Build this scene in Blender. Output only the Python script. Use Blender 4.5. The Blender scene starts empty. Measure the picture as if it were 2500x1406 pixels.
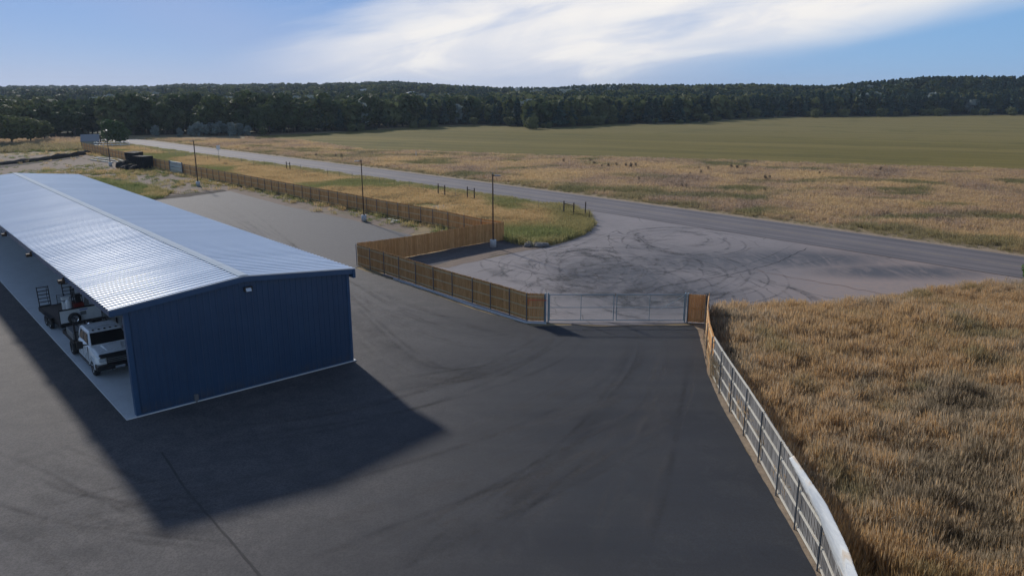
import bpy, bmesh, math, random
import numpy as np
from mathutils import Vector, Matrix
random.seed(7); rng = np.random.default_rng(7)
scn = bpy.context.scene
COL = scn.collection
# ------------------------------------------------------------------ camera
F = 1851.0; PT = 0.258; CH = 15.2
cd = bpy.data.cameras.new("camera"); cam = bpy.data.objects.new("camera", cd); COL.objects.link(cam)
cd.sensor_width = 36; cd.sensor_fit = 'HORIZONTAL'; cd.lens = F/2500*36
cd.clip_start = 0.3; cd.clip_end = 9000
cam.location = (0, 0, CH); cam.rotation_euler = (math.pi/2-PT, 0, 0)
scn.camera = cam
# ------------------------------------------------------------------ light
SUN_AZ = 2.136; SUN_EL = 0.46
sd = Vector((math.cos(SUN_EL)*math.cos(SUN_AZ), math.cos(SUN_EL)*math.sin(SUN_AZ), math.sin(SUN_EL)))
sl = bpy.data.lights.new("sun", 'SUN'); so = bpy.data.objects.new("sun", sl); COL.objects.link(so)
sl.energy = 2.8; sl.angle = math.radians(3.0); sl.color = (1.0, 0.93, 0.84)
so.rotation_euler = sd.to_track_quat('Z', 'Y').to_euler(); so.location = (-20, 30, 60)
scn.view_settings.view_transform = 'Standard'; scn.view_settings.look = 'None'
scn.view_settings.exposure = 0.5; scn.view_settings.gamma = 1.0
scn.cycles.max_bounces = 6; scn.cycles.transparent_max_bounces = 64

# ---- tiny node helper
class N:
    def __init__(s, nt): s.nt = nt; nt.nodes.clear()
    def __call__(s, typ, inp=None, **kw):
        n = s.nt.nodes.new(typ)
        for k, v in kw.items(): setattr(n, k, v)
        for k, v in (inp or {}).items():
            sock = n.inputs[k]
            if isinstance(v, bpy.types.NodeSocket): s.nt.links.new(v, sock)
            else:
                if isinstance(v, (tuple, list)) and len(v) == 3 and sock.type == 'RGBA': v = (*v, 1)
                sock.default_value = v
        return n
    def math(s, op, a, b=0.0, c=None, clamp=False):
        d = {0: a, 1: b}
        if c is not None: d[2] = c
        return s('ShaderNodeMath', d, operation=op, use_clamp=clamp).outputs[0]
    def mix(s, f, a, b, mode='MIX'):
        n = s.nt.nodes.new('ShaderNodeMix'); n.data_type = 'RGBA'; n.blend_type = mode
        for i, v in ((0, f), (6, a), (7, b)):
            if isinstance(v, bpy.types.NodeSocket): s.nt.links.new(v, n.inputs[i])
            else: n.inputs[i].default_value = (*v, 1) if isinstance(v, tuple) and len(v) == 3 else v
        return n.outputs[2]
    def ramp(s, f, stops, interp='LINEAR'):
        n = s('ShaderNodeValToRGB', {0: f}); cr = n.color_ramp; cr.interpolation = interp
        while len(cr.elements) < len(stops): cr.elements.new(0.5)
        for e, (p, c) in zip(cr.elements, stops):
            e.position = p; e.color = (*c, 1) if isinstance(c, tuple) else (c, c, c, 1)
        return n.outputs[0]
    def noise(s, vec, scale, detail=4, rough=0.55, dist=0.0):
        return s('ShaderNodeTexNoise', {'Vector': vec, 'Scale': scale, 'Detail': detail, 'Roughness': rough, 'Distortion': dist}).outputs[0]
    def sstep(s, v, a, b, lo=0.0, hi=1.0):
        return s('ShaderNodeMapRange', {0: v, 1: a, 2: b, 3: lo, 4: hi}, interpolation_type='SMOOTHSTEP').outputs[0]
    def mapping(s, vec, loc=(0,0,0), rot=(0,0,0), sc=(1,1,1)):
        return s('ShaderNodeMapping', {0: vec, 1: loc, 2: rot, 3: sc}).outputs[0]

# ------------------------------------------------------------------ world / sky
w = bpy.data.worlds.new("World"); scn.world = w; w.use_nodes = True
n = N(w.node_tree)
tc = n('ShaderNodeTexCoord').outputs['Generated']
sky = n('ShaderNodeTexSky', sky_type='NISHITA', sun_disc=False, sun_elevation=SUN_EL,
        sun_rotation=math.pi/2-SUN_AZ, altitude=1800.0, air_density=1.0, dust_density=0.6, ozone_density=2.5).outputs[0]
skyb = n('ShaderNodeVectorMath', {0: sky, 'Scale': 0.10}, operation='SCALE').outputs[0]
sp = n('ShaderNodeSeparateXYZ', {0: tc})
yc = n.math('MAXIMUM', sp.outputs[1], 0.05)
U = n.math('DIVIDE', sp.outputs[0], yc); V = n.math('DIVIDE', sp.outputs[2], yc)
cv = n('ShaderNodeCombineXYZ', {0: U, 1: V, 2: 0.0}).outputs[0]
# general thin cloud in the rest of the dome: planar projection of a high layer
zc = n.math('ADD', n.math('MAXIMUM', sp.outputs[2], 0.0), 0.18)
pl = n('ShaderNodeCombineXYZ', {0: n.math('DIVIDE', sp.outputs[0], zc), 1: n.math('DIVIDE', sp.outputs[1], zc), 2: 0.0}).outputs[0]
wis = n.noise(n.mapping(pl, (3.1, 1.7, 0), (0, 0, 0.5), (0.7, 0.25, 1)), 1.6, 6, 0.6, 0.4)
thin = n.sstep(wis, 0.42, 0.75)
# big bank of white cloud low over the north: streaks run up to the right
rot = n.mapping(cv, (0, 0, 0), (0, 0, -0.16), (1, 1, 1))
bil = n.noise(n.mapping(rot, (4.1, 2.4, 0), (0, 0, 0), (5, 20, 1)), 1.0, 7, 0.56, 0.8)
stre = n.noise(n.mapping(rot, (2.3, 0.4, 0), (0, 0, 0), (3.2, 26, 1)), 1.0, 7, 0.56, 0.5)
stre2 = n.noise(n.mapping(rot, (7.3, 1.4, 0), (0, 0, 0), (1.4, 9, 1)), 1.0, 4, 0.5, 0.3)
wob = n.math('MULTIPLY', n.math('SUBTRACT', stre2, 0.5), 0.09)
wob2 = n.math('MULTIPLY', n.math('SUBTRACT', stre, 0.5), 0.10)
# lower right edge line: V > (U-0.19)*0.27 + 0.004
lo_e = n.math('SUBTRACT', n.math('ADD', V, wob), n.math('MULTIPLY_ADD', U, 0.27, -0.045))
m_lo = n.sstep(lo_e, -0.035, 0.04)
# upper left edge: V < (U+0.30)*0.22+0.015
up_e = n.math('SUBTRACT', n.math('MULTIPLY_ADD', U, 0.26, 0.130), n.math('ADD', V, wob2))
m_up = n.sstep(up_e, -0.035, 0.03)
m_left = n.sstep(n.math('ADD', U, n.math('MULTIPLY', V, 0.4)), -0.40, -0.14)
body = n.math('MULTIPLY', n.math('MULTIPLY', m_lo, m_up), m_left)
body = n.math('MULTIPLY', body, n.sstep(V, 0.45, 0.12))
tex = n.math('MULTIPLY', n.sstep(stre, 0.25, 0.55, 0.72, 1.0), n.sstep(bil, 0.3, 0.55, 0.80, 1.0))
body = n.math('MULTIPLY', body, tex)
# streaky wisps above the bank
wp = n.math('MULTIPLY', n.sstep(stre, 0.50, 0.66), n.math('MULTIPLY', n.sstep(V, 0.04, 0.09), n.sstep(U, -0.32, -0.05)))
wp = n.math('MULTIPLY', n.math('MULTIPLY', wp, m_lo), 0.55)
body = n.math('MAXIMUM', body, wp)
# pale lilac veil at left
veil = n.math('MULTIPLY', n.sstep(n.math('ABSOLUTE', n.math('ADD', n.math('SUBTRACT', n.math('MULTIPLY_ADD', U, -0.45, -0.095), V), wob)), 0.085, 0.0), 0.35)
veil2 = n.math('MULTIPLY', n.sstep(n.math('ADD', U, n.math('MULTIPLY', stre2, 0.1)), -0.54, -0.70), 0.25)
veil = n.math('MAXIMUM', veil, veil2)
veil = n.math('MULTIPLY', veil, n.sstep(V, 0.5, 0.15))
bluec = n.mix(n.sstep(V, 0.0, 0.30), (0.09, 0.18, 0.41), (0.09, 0.175, 0.40))
bluec = n.mix(n.sstep(U, -0.1, 0.55), bluec, (0.12, 0.255, 0.48))
front = n.math('MULTIPLY', n.sstep(sp.outputs[1], 0.1, 0.5), n.sstep(sp.outputs[2], 0.32, 0.17))
c0 = n.mix(n.math('MULTIPLY', front, 0.85), skyb, bluec)
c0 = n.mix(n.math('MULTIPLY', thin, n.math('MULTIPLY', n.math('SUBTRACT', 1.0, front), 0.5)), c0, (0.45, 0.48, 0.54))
c1 = n.mix(n.math('MULTIPLY', veil, front), c0, (0.27, 0.33, 0.50))
cc = n.mix(n.sstep(V, 0.0, 0.06), (0.47, 0.49, 0.56), (0.60, 0.595, 0.61))
cc = n.mix(n.math('MULTIPLY', n.sstep(stre, 0.48, 0.32, 0, 0.55), n.sstep(V, 0.02, 0.05)), cc, (0.42, 0.46, 0.56))
cc = n.mix(n.sstep(bil, 0.45, 0.62, 0, 0.9), cc, (0.67, 0.65, 0.63))
c2 = n.mix(n.math('MULTIPLY', body, front), c1, cc)
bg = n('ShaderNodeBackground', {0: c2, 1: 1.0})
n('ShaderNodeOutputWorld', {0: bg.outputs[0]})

# ------------------------------------------------------------------ helpers
def G(x, y, z=0.0):
    u = (x-1250)/F; v = -(y-703)/F; c, s = math.cos(PT), math.sin(PT)
    d = (u, c+v*s, -s+v*c); t = (z-CH)/d[2]
    return (d[0]*t, d[1]*t)
def Gs(l): return [G(*p) for p in l]

def tag(o, label=None, cat=None, group=None, kind=None):
    if label: o['label'] = label
    if cat: o['category'] = cat
    if group: o['group'] = group
    if kind: o['kind'] = kind
    return o
def empty(name, loc, rz=0, label=None, cat=None, group=None):
    o = bpy.data.objects.new(name, None); COL.objects.link(o); o.empty_display_size = 0.3
    o.location = loc; o.rotation_euler = (0, 0, rz)
    return tag(o, label, cat, group)
def copy_tree(o, parent=None):
    c = o.copy(); COL.objects.link(c); c.parent = parent
    for ch in list(o.children): copy_tree(ch, c)
    return c

class MB:
    def __init__(s): s.v = []; s.f = []; s.m = []; s.sm = []
    def add(s, vs, fs, mi=0, smooth=False):
        b = len(s.v); s.v.extend([tuple(p) for p in vs])
        for f in fs: s.f.append([i+b for i in f]); s.m.append(mi); s.sm.append(smooth)
    def box(s, x0, x1, y0, y1, z0, z1, mi=0):
        s.add([(x0,y0,z0),(x1,y0,z0),(x1,y1,z0),(x0,y1,z0),(x0,y0,z1),(x1,y0,z1),(x1,y1,z1),(x0,y1,z1)],
              [(3,2,1,0),(4,5,6,7),(0,1,5,4),(1,2,6,5),(2,3,7,6),(3,0,4,7)], mi)
        return s
    def hexa(s, p, mi=0):
        s.add(p, [(3,2,1,0),(4,5,6,7),(0,1,5,4),(1,2,6,5),(2,3,7,6),(3,0,4,7)], mi); return s
    def bar(s, a, b, w, h=None, mi=0):
        a = Vector(a); b = Vector(b); h = h or w; d = (b-a).normalized()
        up = Vector((0,0,1)) if abs(d.z) < 0.95 else Vector((0,1,0))
        r = d.cross(up).normalized()*w/2; u = r.cross(d).normalized()*h/2
        s.add([a-r-u,a+r-u,a+r+u,a-r+u,b-r-u,b+r-u,b+r+u,b-r+u],
              [(0,1,2,3),(7,6,5,4),(4,5,1,0),(5,6,2,1),(6,7,3,2),(7,4,0,3)], mi); return s
    def tube(s, a, b, r0, r1=None, n=12, mi=0, caps=True):
        a = Vector(a); b = Vector(b); r1 = r0 if r1 is None else r1; d = (b-a).normalized()
        up = Vector((0,0,1)) if abs(d.z) < 0.95 else Vector((0,1,0))
        x = d.cross(up).normalized(); y = x.cross(d)
        vs = []
        for p, r in ((a, r0), (b, r1)):
            for k in range(n):
                t = 2*math.pi*k/n; vs.append(p+x*math.cos(t)*r+y*math.sin(t)*r)
        s.add(vs, [(k, n+k, n+(k+1) % n, (k+1) % n) for k in range(n)], mi, True)
        if caps: s.add(vs, [tuple(range(n)), tuple(range(2*n-1, n-1, -1))], mi)
        return s
    def lathe(s, prof, c=(0,0,0), n=20, axis='Z', mi=0):
        vs = []; m = len(prof)
        for r, h in prof:
            for k in range(n):
                t = 2*math.pi*k/n; p = (r*math.cos(t), r*math.sin(t), h)
                if axis == 'X': p = (h, p[0], p[1])
                if axis == 'Y': p = (p[0], h, p[1])
                vs.append((p[0]+c[0], p[1]+c[1], p[2]+c[2]))
        s.add(vs, [(j*n+k, j*n+(k+1) % n, (j+1)*n+(k+1) % n, (j+1)*n+k) for j in range(m-1) for k in range(n)], mi, True)
        return s
    def loft(s, rings, mi=0, smooth=False, cap=True):
        n_ = len(rings[0]); vs = [p for r in rings for p in r]
        s.add(vs, [(j*n_+k, j*n_+(k+1) % n_, (j+1)*n_+(k+1) % n_, (j+1)*n_+k) for j in range(len(rings)-1) for k in range(n_)], mi, smooth)
        if cap: s.add(vs, [tuple(range(n_-1, -1, -1)), tuple(range((len(rings)-1)*n_, len(rings)*n_))], mi)
        return s
    def mesh(s, name, mats):
        me = bpy.data.meshes.new(name); me.from_pydata(s.v, [], s.f)
        for m in (mats if isinstance(mats, (list, tuple)) else [mats]): me.materials.append(m)
        me.polygons.foreach_set('material_index', s.m); me.polygons.foreach_set('use_smooth', s.sm); me.update()
        return me
    def build(s, name, mats, parent=None, bevel=0, **kw):
        o = bpy.data.objects.new(name, s.mesh(name, mats)); COL.objects.link(o); o.parent = parent
        if bevel:
            bm = bmesh.new(); bm.from_mesh(o.data); bmesh.ops.remove_doubles(bm, verts=bm.verts, dist=1e-5)
            bmesh.ops.recalc_face_normals(bm, faces=bm.faces); bm.to_mesh(o.data); bm.free()
            md = o.modifiers.new('bevel', 'BEVEL'); md.width = bevel; md.segments = 2; md.limit_method = 'ANGLE'
        return tag(o, **kw)

def vnoise(x, y, seed=0):
    x = np.asarray(x, float); y = np.asarray(y, float)
    xi = np.floor(x).astype(np.int64); yi = np.floor(y).astype(np.int64); fx = x-xi; fy = y-yi
    fx = fx*fx*(3-2*fx); fy = fy*fy*(3-2*fy)
    def h(a, b):
        k = (a*374761393+b*668265263+seed*1274126177) & 0x7fffffff
        k = ((k ^ (k >> 13))*1274126177) & 0x7fffffff
        return ((k ^ (k >> 16)) & 0xffff)/65535.0
    return (h(xi,yi)*(1-fx)+h(xi+1,yi)*fx)*(1-fy)+(h(xi,yi+1)*(1-fx)+h(xi+1,yi+1)*fx)*fy
def fbm(x, y, seed=0, o=3):
    t = 0; a = 0.5; s_ = 0
    for k in range(o): t = t+a*vnoise(np.asarray(x)*2**k, np.asarray(y)*2**k, seed+k); s_ += a; a *= .5
    return t/s_
def inpoly(px, py, poly):
    px = np.asarray(px); py = np.asarray(py); ins = np.zeros(px.shape, bool); j = len(poly)-1
    for i in range(len(poly)):
        xi, yi = poly[i][:2]; xj, yj = poly[j][:2]
        c = ((yi > py) != (yj > py)) & (px < (xj-xi)*(py-yi)/((yj-yi) or 1e-9)+xi); ins ^= c; j = i
    return ins
def jag(pts, step=0.6, amp=0.15, seed=1):
    out = []; n_ = len(pts); acc = 0
    for i in range(n_):
        a = np.array(pts[i]); b = np.array(pts[(i+1) % n_]); L = np.linalg.norm(b-a)
        if L < 1e-6: continue
        m = max(1, min(400, int(L/step))); nn = np.array([-(b-a)[1], (b-a)[0]])/L
        for k in range(m):
            p = a+(b-a)*k/m; q = fbm(p[0]/(step*2.2), p[1]/(step*2.2), seed)-.5
            p = p+nn*q*2*amp*(1 if k else .4); out.append((float(p[0]), float(p[1])))
    return out
def sheet(name, pts, z, mat, step=0.6, amp=0.0, seed=1, parent=None, **kw):
    if amp: pts = jag(pts, step, amp, seed)
    bm = bmesh.new(); vs = [bm.verts.new((p[0], p[1], z)) for p in pts]; f = bm.faces.new(vs); f.normal_update()
    if f.normal.z < 0: f.normal_flip()
    bmesh.ops.triangulate(bm, faces=[f])
    me = bpy.data.meshes.new(name); bm.to_mesh(me); bm.free(); me.materials.append(mat)
    o = bpy.data.objects.new(name, me); COL.objects.link(o); o.parent = parent
    return tag(o, **kw)

# ------------------------------------------------------------------ materials
def mat(name, fn):
    m = bpy.data.materials.new(name); m.use_nodes = True; q = N(m.node_tree); fn(q); return m
def out(q, sh): q('ShaderNodeOutputMaterial', {0: sh})
def pos(q): return q('ShaderNodeNewGeometry').outputs['Position']
def simple(name, col, rough=0.6, metal=0.0, var=0.15, scale=3.0, spec=0.5, bump=0.0, coat=0.0):
    def fn(q):
        tc_ = q('ShaderNodeTexCoord').outputs['Object']
        a = q.noise(tc_, scale, 5, 0.6); b = q.noise(tc_, scale*9, 3, 0.6)
        f = q.math('ADD', q.math('MULTIPLY', a, 0.6), q.math('MULTIPLY', b, 0.4))
        c = q.mix(q.sstep(f, 0.3, 0.7), tuple(v*(1-var) for v in col), tuple(min(1, v*(1+var)) for v in col))
        d = {'Base Color': c, 'Roughness': q.sstep(a, .3, .7, max(0, rough-.08), min(1, rough+.08)), 'Metallic': metal, 'Specular IOR Level': spec, 'Coat Weight': coat}
        if bump: d['Normal'] = q('ShaderNodeBump', {'Height': b, 'Strength': bump, 'Distance': 0.02}).outputs[0]
        out(q, q('ShaderNodeBsdfPrincipled', d).outputs[0])
    return mat(name, fn)

def m_lot(q):
    p = pos(q)
    big = q.noise(q.mapping(p, (0,0,0), (0,0,-0.72), (0.035, 0.10, 1)), 1.0, 4, 0.55)
    pav = q.noise(q.mapping(p, (0,0,0), (0,0,-0.66), (0.03, 0.42, 1)), 1.0, 4, 0.6, 0.3)
    stain = q.noise(q.mapping(p, (0,0,0), (0,0,-1.1), (0.06, 0.5, 1)), 1.0, 5, 0.6, 0.8)
    mot = q.noise(p, 0.55, 6, 0.7, .6)
    fine = q.noise(p, 14, 4, 0.7); grit = q.noise(p, 55, 2, 0.8)
    c = q.mix(q.sstep(big, 0.35, 0.65), (0.018, 0.022, 0.031), (0.033, 0.038, 0.048))
    c = q.mix(q.sstep(pav, 0.4, 0.7, 0, 0.5), c, (0.046, 0.048, 0.053))
    c = q.mix(q.sstep(stain, 0.5, 0.68, 0, 0.35), c, (0.022, 0.025, 0.031))
    c = q.mix(q.sstep(mot, .48, .72, 0, .45), c, (0.056, 0.058, 0.063))
    c = q.mix(q.sstep(q.noise(p, .9, 5, .7, 1.5), .62, .70, 0, .5), c, (0.016, 0.018, 0.023))
    s_ = q('ShaderNodeSeparateXYZ', {0: p})
    # dusty, browner older surfacing west of the building's shadow; lighter grey north in the yard
    dx = q.math('ADD', q.math('MULTIPLY', s_.outputs[0], -0.135), q.math('MULTIPLY', q.math('SUBTRACT', big, 0.5), 1.6))
    dust = q.sstep(dx, -0.5, 1.9)
    dn = q.sstep(q.noise(p, 0.9, 5, 0.65, 0.5), 0.3, 0.75, 0.55, 1.0)
    c = q.mix(q.math('MULTIPLY', dust, dn), c, (0.122, 0.113, 0.111))
    yd = q.sstep(q.math('ADD', s_.outputs[1], q.math('MULTIPLY', big, 10)), 58, 75)
    c = q.mix(q.math('MULTIPLY', yd, 0.75), c, (0.125, 0.122, 0.122))
    c = q.mix(q.sstep(fine, 0.42, 0.60, 0, 0.5), c, (0.026, 0.026, 0.028), 'MIX')
    c = q.mix(q.sstep(grit, 0.60, 0.75, 0, 0.55), c, (0.14, 0.135, 0.13))
    bmp = q('ShaderNodeBump', {'Height': grit, 'Strength': 0.5, 'Distance': 0.01}).outputs[0]
    out(q, q('ShaderNodeBsdfPrincipled', {'Base Color': c, 'Roughness': 0.82, 'Specular IOR Level': 0.2, 'Normal': bmp}).outputs[0])
M_LOT = mat('asphalt', m_lot)

def m_apron(q):
    p = pos(q)
    a = q.noise(p, 0.16, 5, 0.6); b = q.noise(p, 1.7, 5, 0.65); g = q.noise(p, 22, 3, 0.7)
    c = q.mix(q.sstep(a, 0.3, 0.7), (0.185, 0.168, 0.170), (0.235, 0.210, 0.208))
    c = q.mix(q.sstep(b, 0.35, 0.7, 0, 0.35), c, (0.16, 0.148, 0.152))
    sx_ = q('ShaderNodeSeparateXYZ', {0: p})
    tan_ = q.math('MULTIPLY', q.sstep(q.math('ADD', q.math('SUBTRACT', sx_.outputs[0], q.math('MULTIPLY', sx_.outputs[1], 0.5)), q.math('MULTIPLY', a, 6)), -9, 2), q.sstep(b, .3, .6, .4, 1))
    c = q.mix(tan_, c, (0.275, 0.215, 0.190))
    # rubbed-in tyre rubber: stretched blotches around the turning areas
    tot = None
    for (cx, cy, rx, ry, an, st) in [(9.0, 62, 7, 8.5, 0.1, 1.0), (11, 56, 8, 7.5, 0.3, 1.), (17, 67, 9.5, 6, -0.65, .9),
                                     (26, 68, 12, 5, -0.62, 1.0), (33, 63, 10, 3.6, -0.72, 1.), (13.5, 71, 5.5, 6.5, 0, .45)]:
        mp = q.mapping(q('ShaderNodeVectorMath', {0: p, 1: (cx, cy, 0)}, operation='SUBTRACT').outputs[0], (0,0,0), (0,0,-an), (1/rx, 1/ry, 0))
        d = q('ShaderNodeVectorMath', {0: mp}, operation='LENGTH').outputs['Value']
        m_ = q.math('MULTIPLY', q.sstep(d, 1.15, 0.25), st)
        tot = m_ if tot is None else q.math('MAXIMUM', tot, m_)
    wr = q.noise(q.mapping(p, (0,0,0), (0,0,0.5), (0.55, 0.16, 1)), 1.0, 6, 0.68, 2.2)
    k = q.math('MULTIPLY', tot, q.sstep(wr, 0.22, 0.6, 0.35, 0.97))
    c = q.mix(k, c, (0.070, 0.074, 0.088))
    c = q.mix(q.sstep(g, 0.55, 0.75, 0, 0.3), c, (0.12, 0.11, 0.11))
    vor = q('ShaderNodeTexVoronoi', {'Vector': q('ShaderNodeVectorMath', {0: p, 1: q('ShaderNodeTexNoise', {'Vector': p, 'Scale': .5}).outputs[1]}, operation='ADD').outputs[0], 'Scale': 0.10}, feature='DISTANCE_TO_EDGE').outputs[0]
    c = q.mix(q.sstep(vor, 0.0045, 0.001, 0, 0.75), c, (0.07, 0.062, 0.06))
    out(q, q('ShaderNodeBsdfPrincipled', {'Base Color': c, 'Roughness': 0.85, 'Specular IOR Level': 0.3,
        'Normal': q('ShaderNodeBump', {'Height': g, 'Strength': 0.25, 'Distance': 0.01}).outputs[0]}).outputs[0])
M_APRON = mat('old_pavement', m_apron)
def m_skid(q):
    uv = q('ShaderNodeUVMap').outputs[0]; p = pos(q)
    s_ = q('ShaderNodeSeparateXYZ', {0: uv})
    e = q.sstep(q.math('ABSOLUTE', q.math('SUBTRACT', s_.outputs[1], 0.5)), 0.5, 0.05)
    t = q.noise(p, 0.5, 4, 0.7); f = q.noise(p, 6, 3, 0.7)
    ends = q.math('MULTIPLY', q.sstep(s_.outputs[0], 0.0, 0.25), q.sstep(s_.outputs[0], 1.0, 0.7))
    al = q.math('MULTIPLY', q.math('MULTIPLY', e, ends), q.math('MULTIPLY', q.sstep(t, 0.34, 0.66, .0, .42), q.sstep(f, 0.3, 0.6, .5, 1.0)))
    sh = q('ShaderNodeBsdfPrincipled', {'Base Color': (0.045, 0.045, 0.05, 1), 'Roughness': 0.7}).outputs[0]
    out(q, q('ShaderNodeMixShader', {0: al, 1: q('ShaderNodeBsdfTransparent').outputs[0], 2: sh}).outputs[0])
M_SKID = mat('tyre_rubber_marks', m_skid)
def m_road(q):
    uv = q('ShaderNodeUVMap').outputs[0]; p = pos(q)
    s_ = q('ShaderNodeSeparateXYZ', {0: uv}); v = s_.outputs[1]
    wb = q.math('MULTIPLY', q.math('SUBTRACT', q.noise(q.mapping(uv, (0,0,0), (0,0,0), (0.02, 3, 1)), 1, 3, .6), .5), 0.06)
    vv = q.math('ADD', v, wb)
    c = q.mix(q.sstep(q.noise(p, .12, 4, .6), .3, .7), (0.125, 0.113, 0.118), (0.16, 0.143, 0.147))
    for (ctr, wd, st) in ((0.10, .05, .55), (0.30, .055, .5), (0.66, .05, .45), (0.88, .06, .65), (.95, .03, .4)):
        tr = q.sstep(q.math('ABSOLUTE', q.math('SUBTRACT', vv, ctr)), wd, wd*.25, 0, st)
        tr = q.math('MULTIPLY', tr, q.sstep(q.noise(q.mapping(uv, (ctr*9,0,0), (0,0,0), (0.012, 2, 1)), 1, 3, .6), .3, .6, .5, 1))
        c = q.mix(tr, c, (0.060, 0.062, 0.072))
    ln = q.math('MULTIPLY', q.sstep(q.math('ABSOLUTE', q.math('SUBTRACT', v, 0.49)), .014, .008, 0, .35), q.sstep(q.noise(p, 1.1, 4, .7), .3, .55))
    c = q.mix(ln, c, (0.42, 0.33, 0.15))
    g = q.noise(p, 20, 3, .7)
    c = q.mix(q.sstep(g, .5, .75, 0, .3), c, (0.09, 0.085, 0.09))
    out(q, q('ShaderNodeBsdfPrincipled', {'Base Color': c, 'Roughness': 0.85, 'Specular IOR Level': 0.3}).outputs[0])
M_ROAD = mat('road_surface', m_road)
def groundmat(name, cols, scales=(0.05, 0.4, 4.0), green=None, gs=0.08, gth=(0.5, 0.62)):
    def fn(q):
        p = pos(q)
        a = q.noise(p, scales[0], 5, 0.6, .4); b = q.noise(p, scales[1], 5, 0.65, .3); c_ = q.noise(p, scales[2], 4, 0.75)
        c = q.mix(q.sstep(a, 0.35, 0.65), cols[0], cols[1])
        c = q.mix(q.sstep(b, 0.42, 0.66, 0, .8), c, cols[2])
        c = q.mix(q.sstep(c_, 0.45, 0.7, 0, .55), c, cols[3])
        if green: c = q.mix(q.math('MULTIPLY', q.sstep(q.noise(p, gs, 5, .65, .5), gth[0], gth[1]), q.sstep(c_, .2, .6, .6, 1)), c, green)
        out(q, q('ShaderNodeBsdfPrincipled', {'Base Color': c, 'Roughness': 0.95, 'Specular IOR Level': 0.1,
            'Normal': q('ShaderNodeBump', {'Height': c_, 'Strength': 0.6, 'Distance': 0.05}).outputs[0]}).outputs[0])
    return mat(name, fn)
M_TERR = groundmat('dry_ground', [(0.25,0.19,0.11),(0.29,0.22,0.12),(0.19,0.15,0.10),(0.34,0.27,0.16)], green=(0.11,0.12,0.05), gth=(.56,.68))
M_DIRT = groundmat('yard_dirt', [(0.20,0.155,0.125),(0.235,0.185,0.145),(0.165,0.13,0.10),(0.25,0.20,0.155)], scales=(.08,.5,5), green=(0.12,0.115,0.06), gs=.12, gth=(.58,.72))
M_DARKDIRT = groundmat('dark_soil', [(0.045,0.038,0.034),(0.06,0.05,0.044),(0.035,0.03,0.028),(0.08,0.068,0.055)], scales=(.2,1,6))
M_HILL = groundmat('hill_soil', [(0.05,0.06,0.03),(0.06,0.065,0.035),(0.04,0.05,0.03),(0.08,0.08,0.045)])
M_GRAVEL = groundmat('gravel_edge', [(0.27,0.21,0.15),(0.33,0.255,0.18),(0.2,0.16,0.12),(0.42,0.34,0.25)], scales=(.5,3,18))
M_MULCH = groundmat('grey_millings', [(0.09,0.085,0.088),(0.12,0.112,0.112),(0.075,0.07,0.075),(0.15,0.135,0.125)], scales=(.2,1,9))
def m_field(q):
    p = pos(q)
    r = q.mapping(p, (0,0,0), (0,0,0.427), (1,1,1))
    a = q.noise(q.mapping(r, (0,0,0), (0,0,0), (0.005, 0.035, 1)), 1, 5, .6)
    b = q.noise(q.mapping(r, (5,3,0), (0,0,0), (0.004, 0.11, 1)), 1, 7, .8, .1)
    g = q.noise(p, 1.4, 4, .75)
    s_ = q('ShaderNodeSeparateXYZ', {0: r})
    c = q.mix(q.sstep(a, .35, .65), (0.150, 0.122, 0.028), (0.190, 0.148, 0.042))
    c = q.mix(q.sstep(b, .42, .60, 0, .85), c, (0.092, 0.084, 0.020))
    c = q.mix(q.sstep(q.math('ADD', s_.outputs[1], q.math('MULTIPLY', a, 60)), 210, 360, 0, .6), c, (0.185, 0.155, 0.065))
    for yy in (240., 262.):
        c = q.mix(q.math('MULTIPLY', q.sstep(q.math('ABSOLUTE', q.math('SUBTRACT', q.math('ADD', s_.outputs[1], q.math('MULTIPLY', a, 14)), yy)), 1.0, .3, 0, .30), q.sstep(s_.outputs[0], -10, 40)), c, (0.05, 0.055, 0.02))
    c = q.mix(q.sstep(g, .4, .7, 0, .45), c, (0.21, 0.165, 0.06))
    c = q.mix(q.sstep(q.noise(p, .045, 5, .7, .4), .52, .68, 0, .45), c, (0.075, 0.078, 0.022))
    out(q, q('ShaderNodeBsdfPrincipled', {'Base Color': c, 'Roughness': 0.95, 'Specular IOR Level': 0.08,
      'Normal': q('ShaderNodeBump', {'Height': g, 'Strength': .7, 'Distance': .1}).outputs[0]}).outputs[0])
M_FIELD = mat('crop_field', m_field)

def m_wood(cols, name):
    def fn(q):
        g = q('ShaderNodeNewGeometry'); rp = g.outputs['Random Per Island']
        oc = q('ShaderNodeTexCoord').outputs['Object']
        gr = q.noise(q.mapping(oc, (0,0,0), (0,0,0), (14, 14, 1.3)), 1, 5, .65, .6)
        c = q.mix(rp, cols[0], cols[1])
        c = q.mix(q.sstep(gr, .35, .7, 0, .7), c, cols[2])
        kn = q.noise(oc, 4.5, 3, .5); c = q.mix(q.sstep(kn, .66, .74, 0, .6), c, cols[3])
        out(q, q('ShaderNodeBsdfPrincipled', {'Base Color': c, 'Roughness': .8, 'Specular IOR Level': .25,
            'Normal': q('ShaderNodeBump', {'Height': gr, 'Strength': .3, 'Distance': .01}).outputs[0]}).outputs[0])
    return mat(name, fn)
M_CEDAR = m_wood([(0.54,0.275,0.095),(0.74,0.42,0.175),(0.36,0.17,0.06),(0.15,0.08,0.035)], 'cedar_boards')
M_RAILW = m_wood([(0.60,0.44,0.24),(0.70,0.53,0.31),(0.48,0.34,0.18),(0.3,0.19,0.1)], 'rail_timber')
M_GREYW = m_wood([(0.15,0.148,0.145),(0.36,0.35,0.335),(0.18,0.17,0.165),(0.12,0.11,0.10)], 'weathered_boards')
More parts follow.
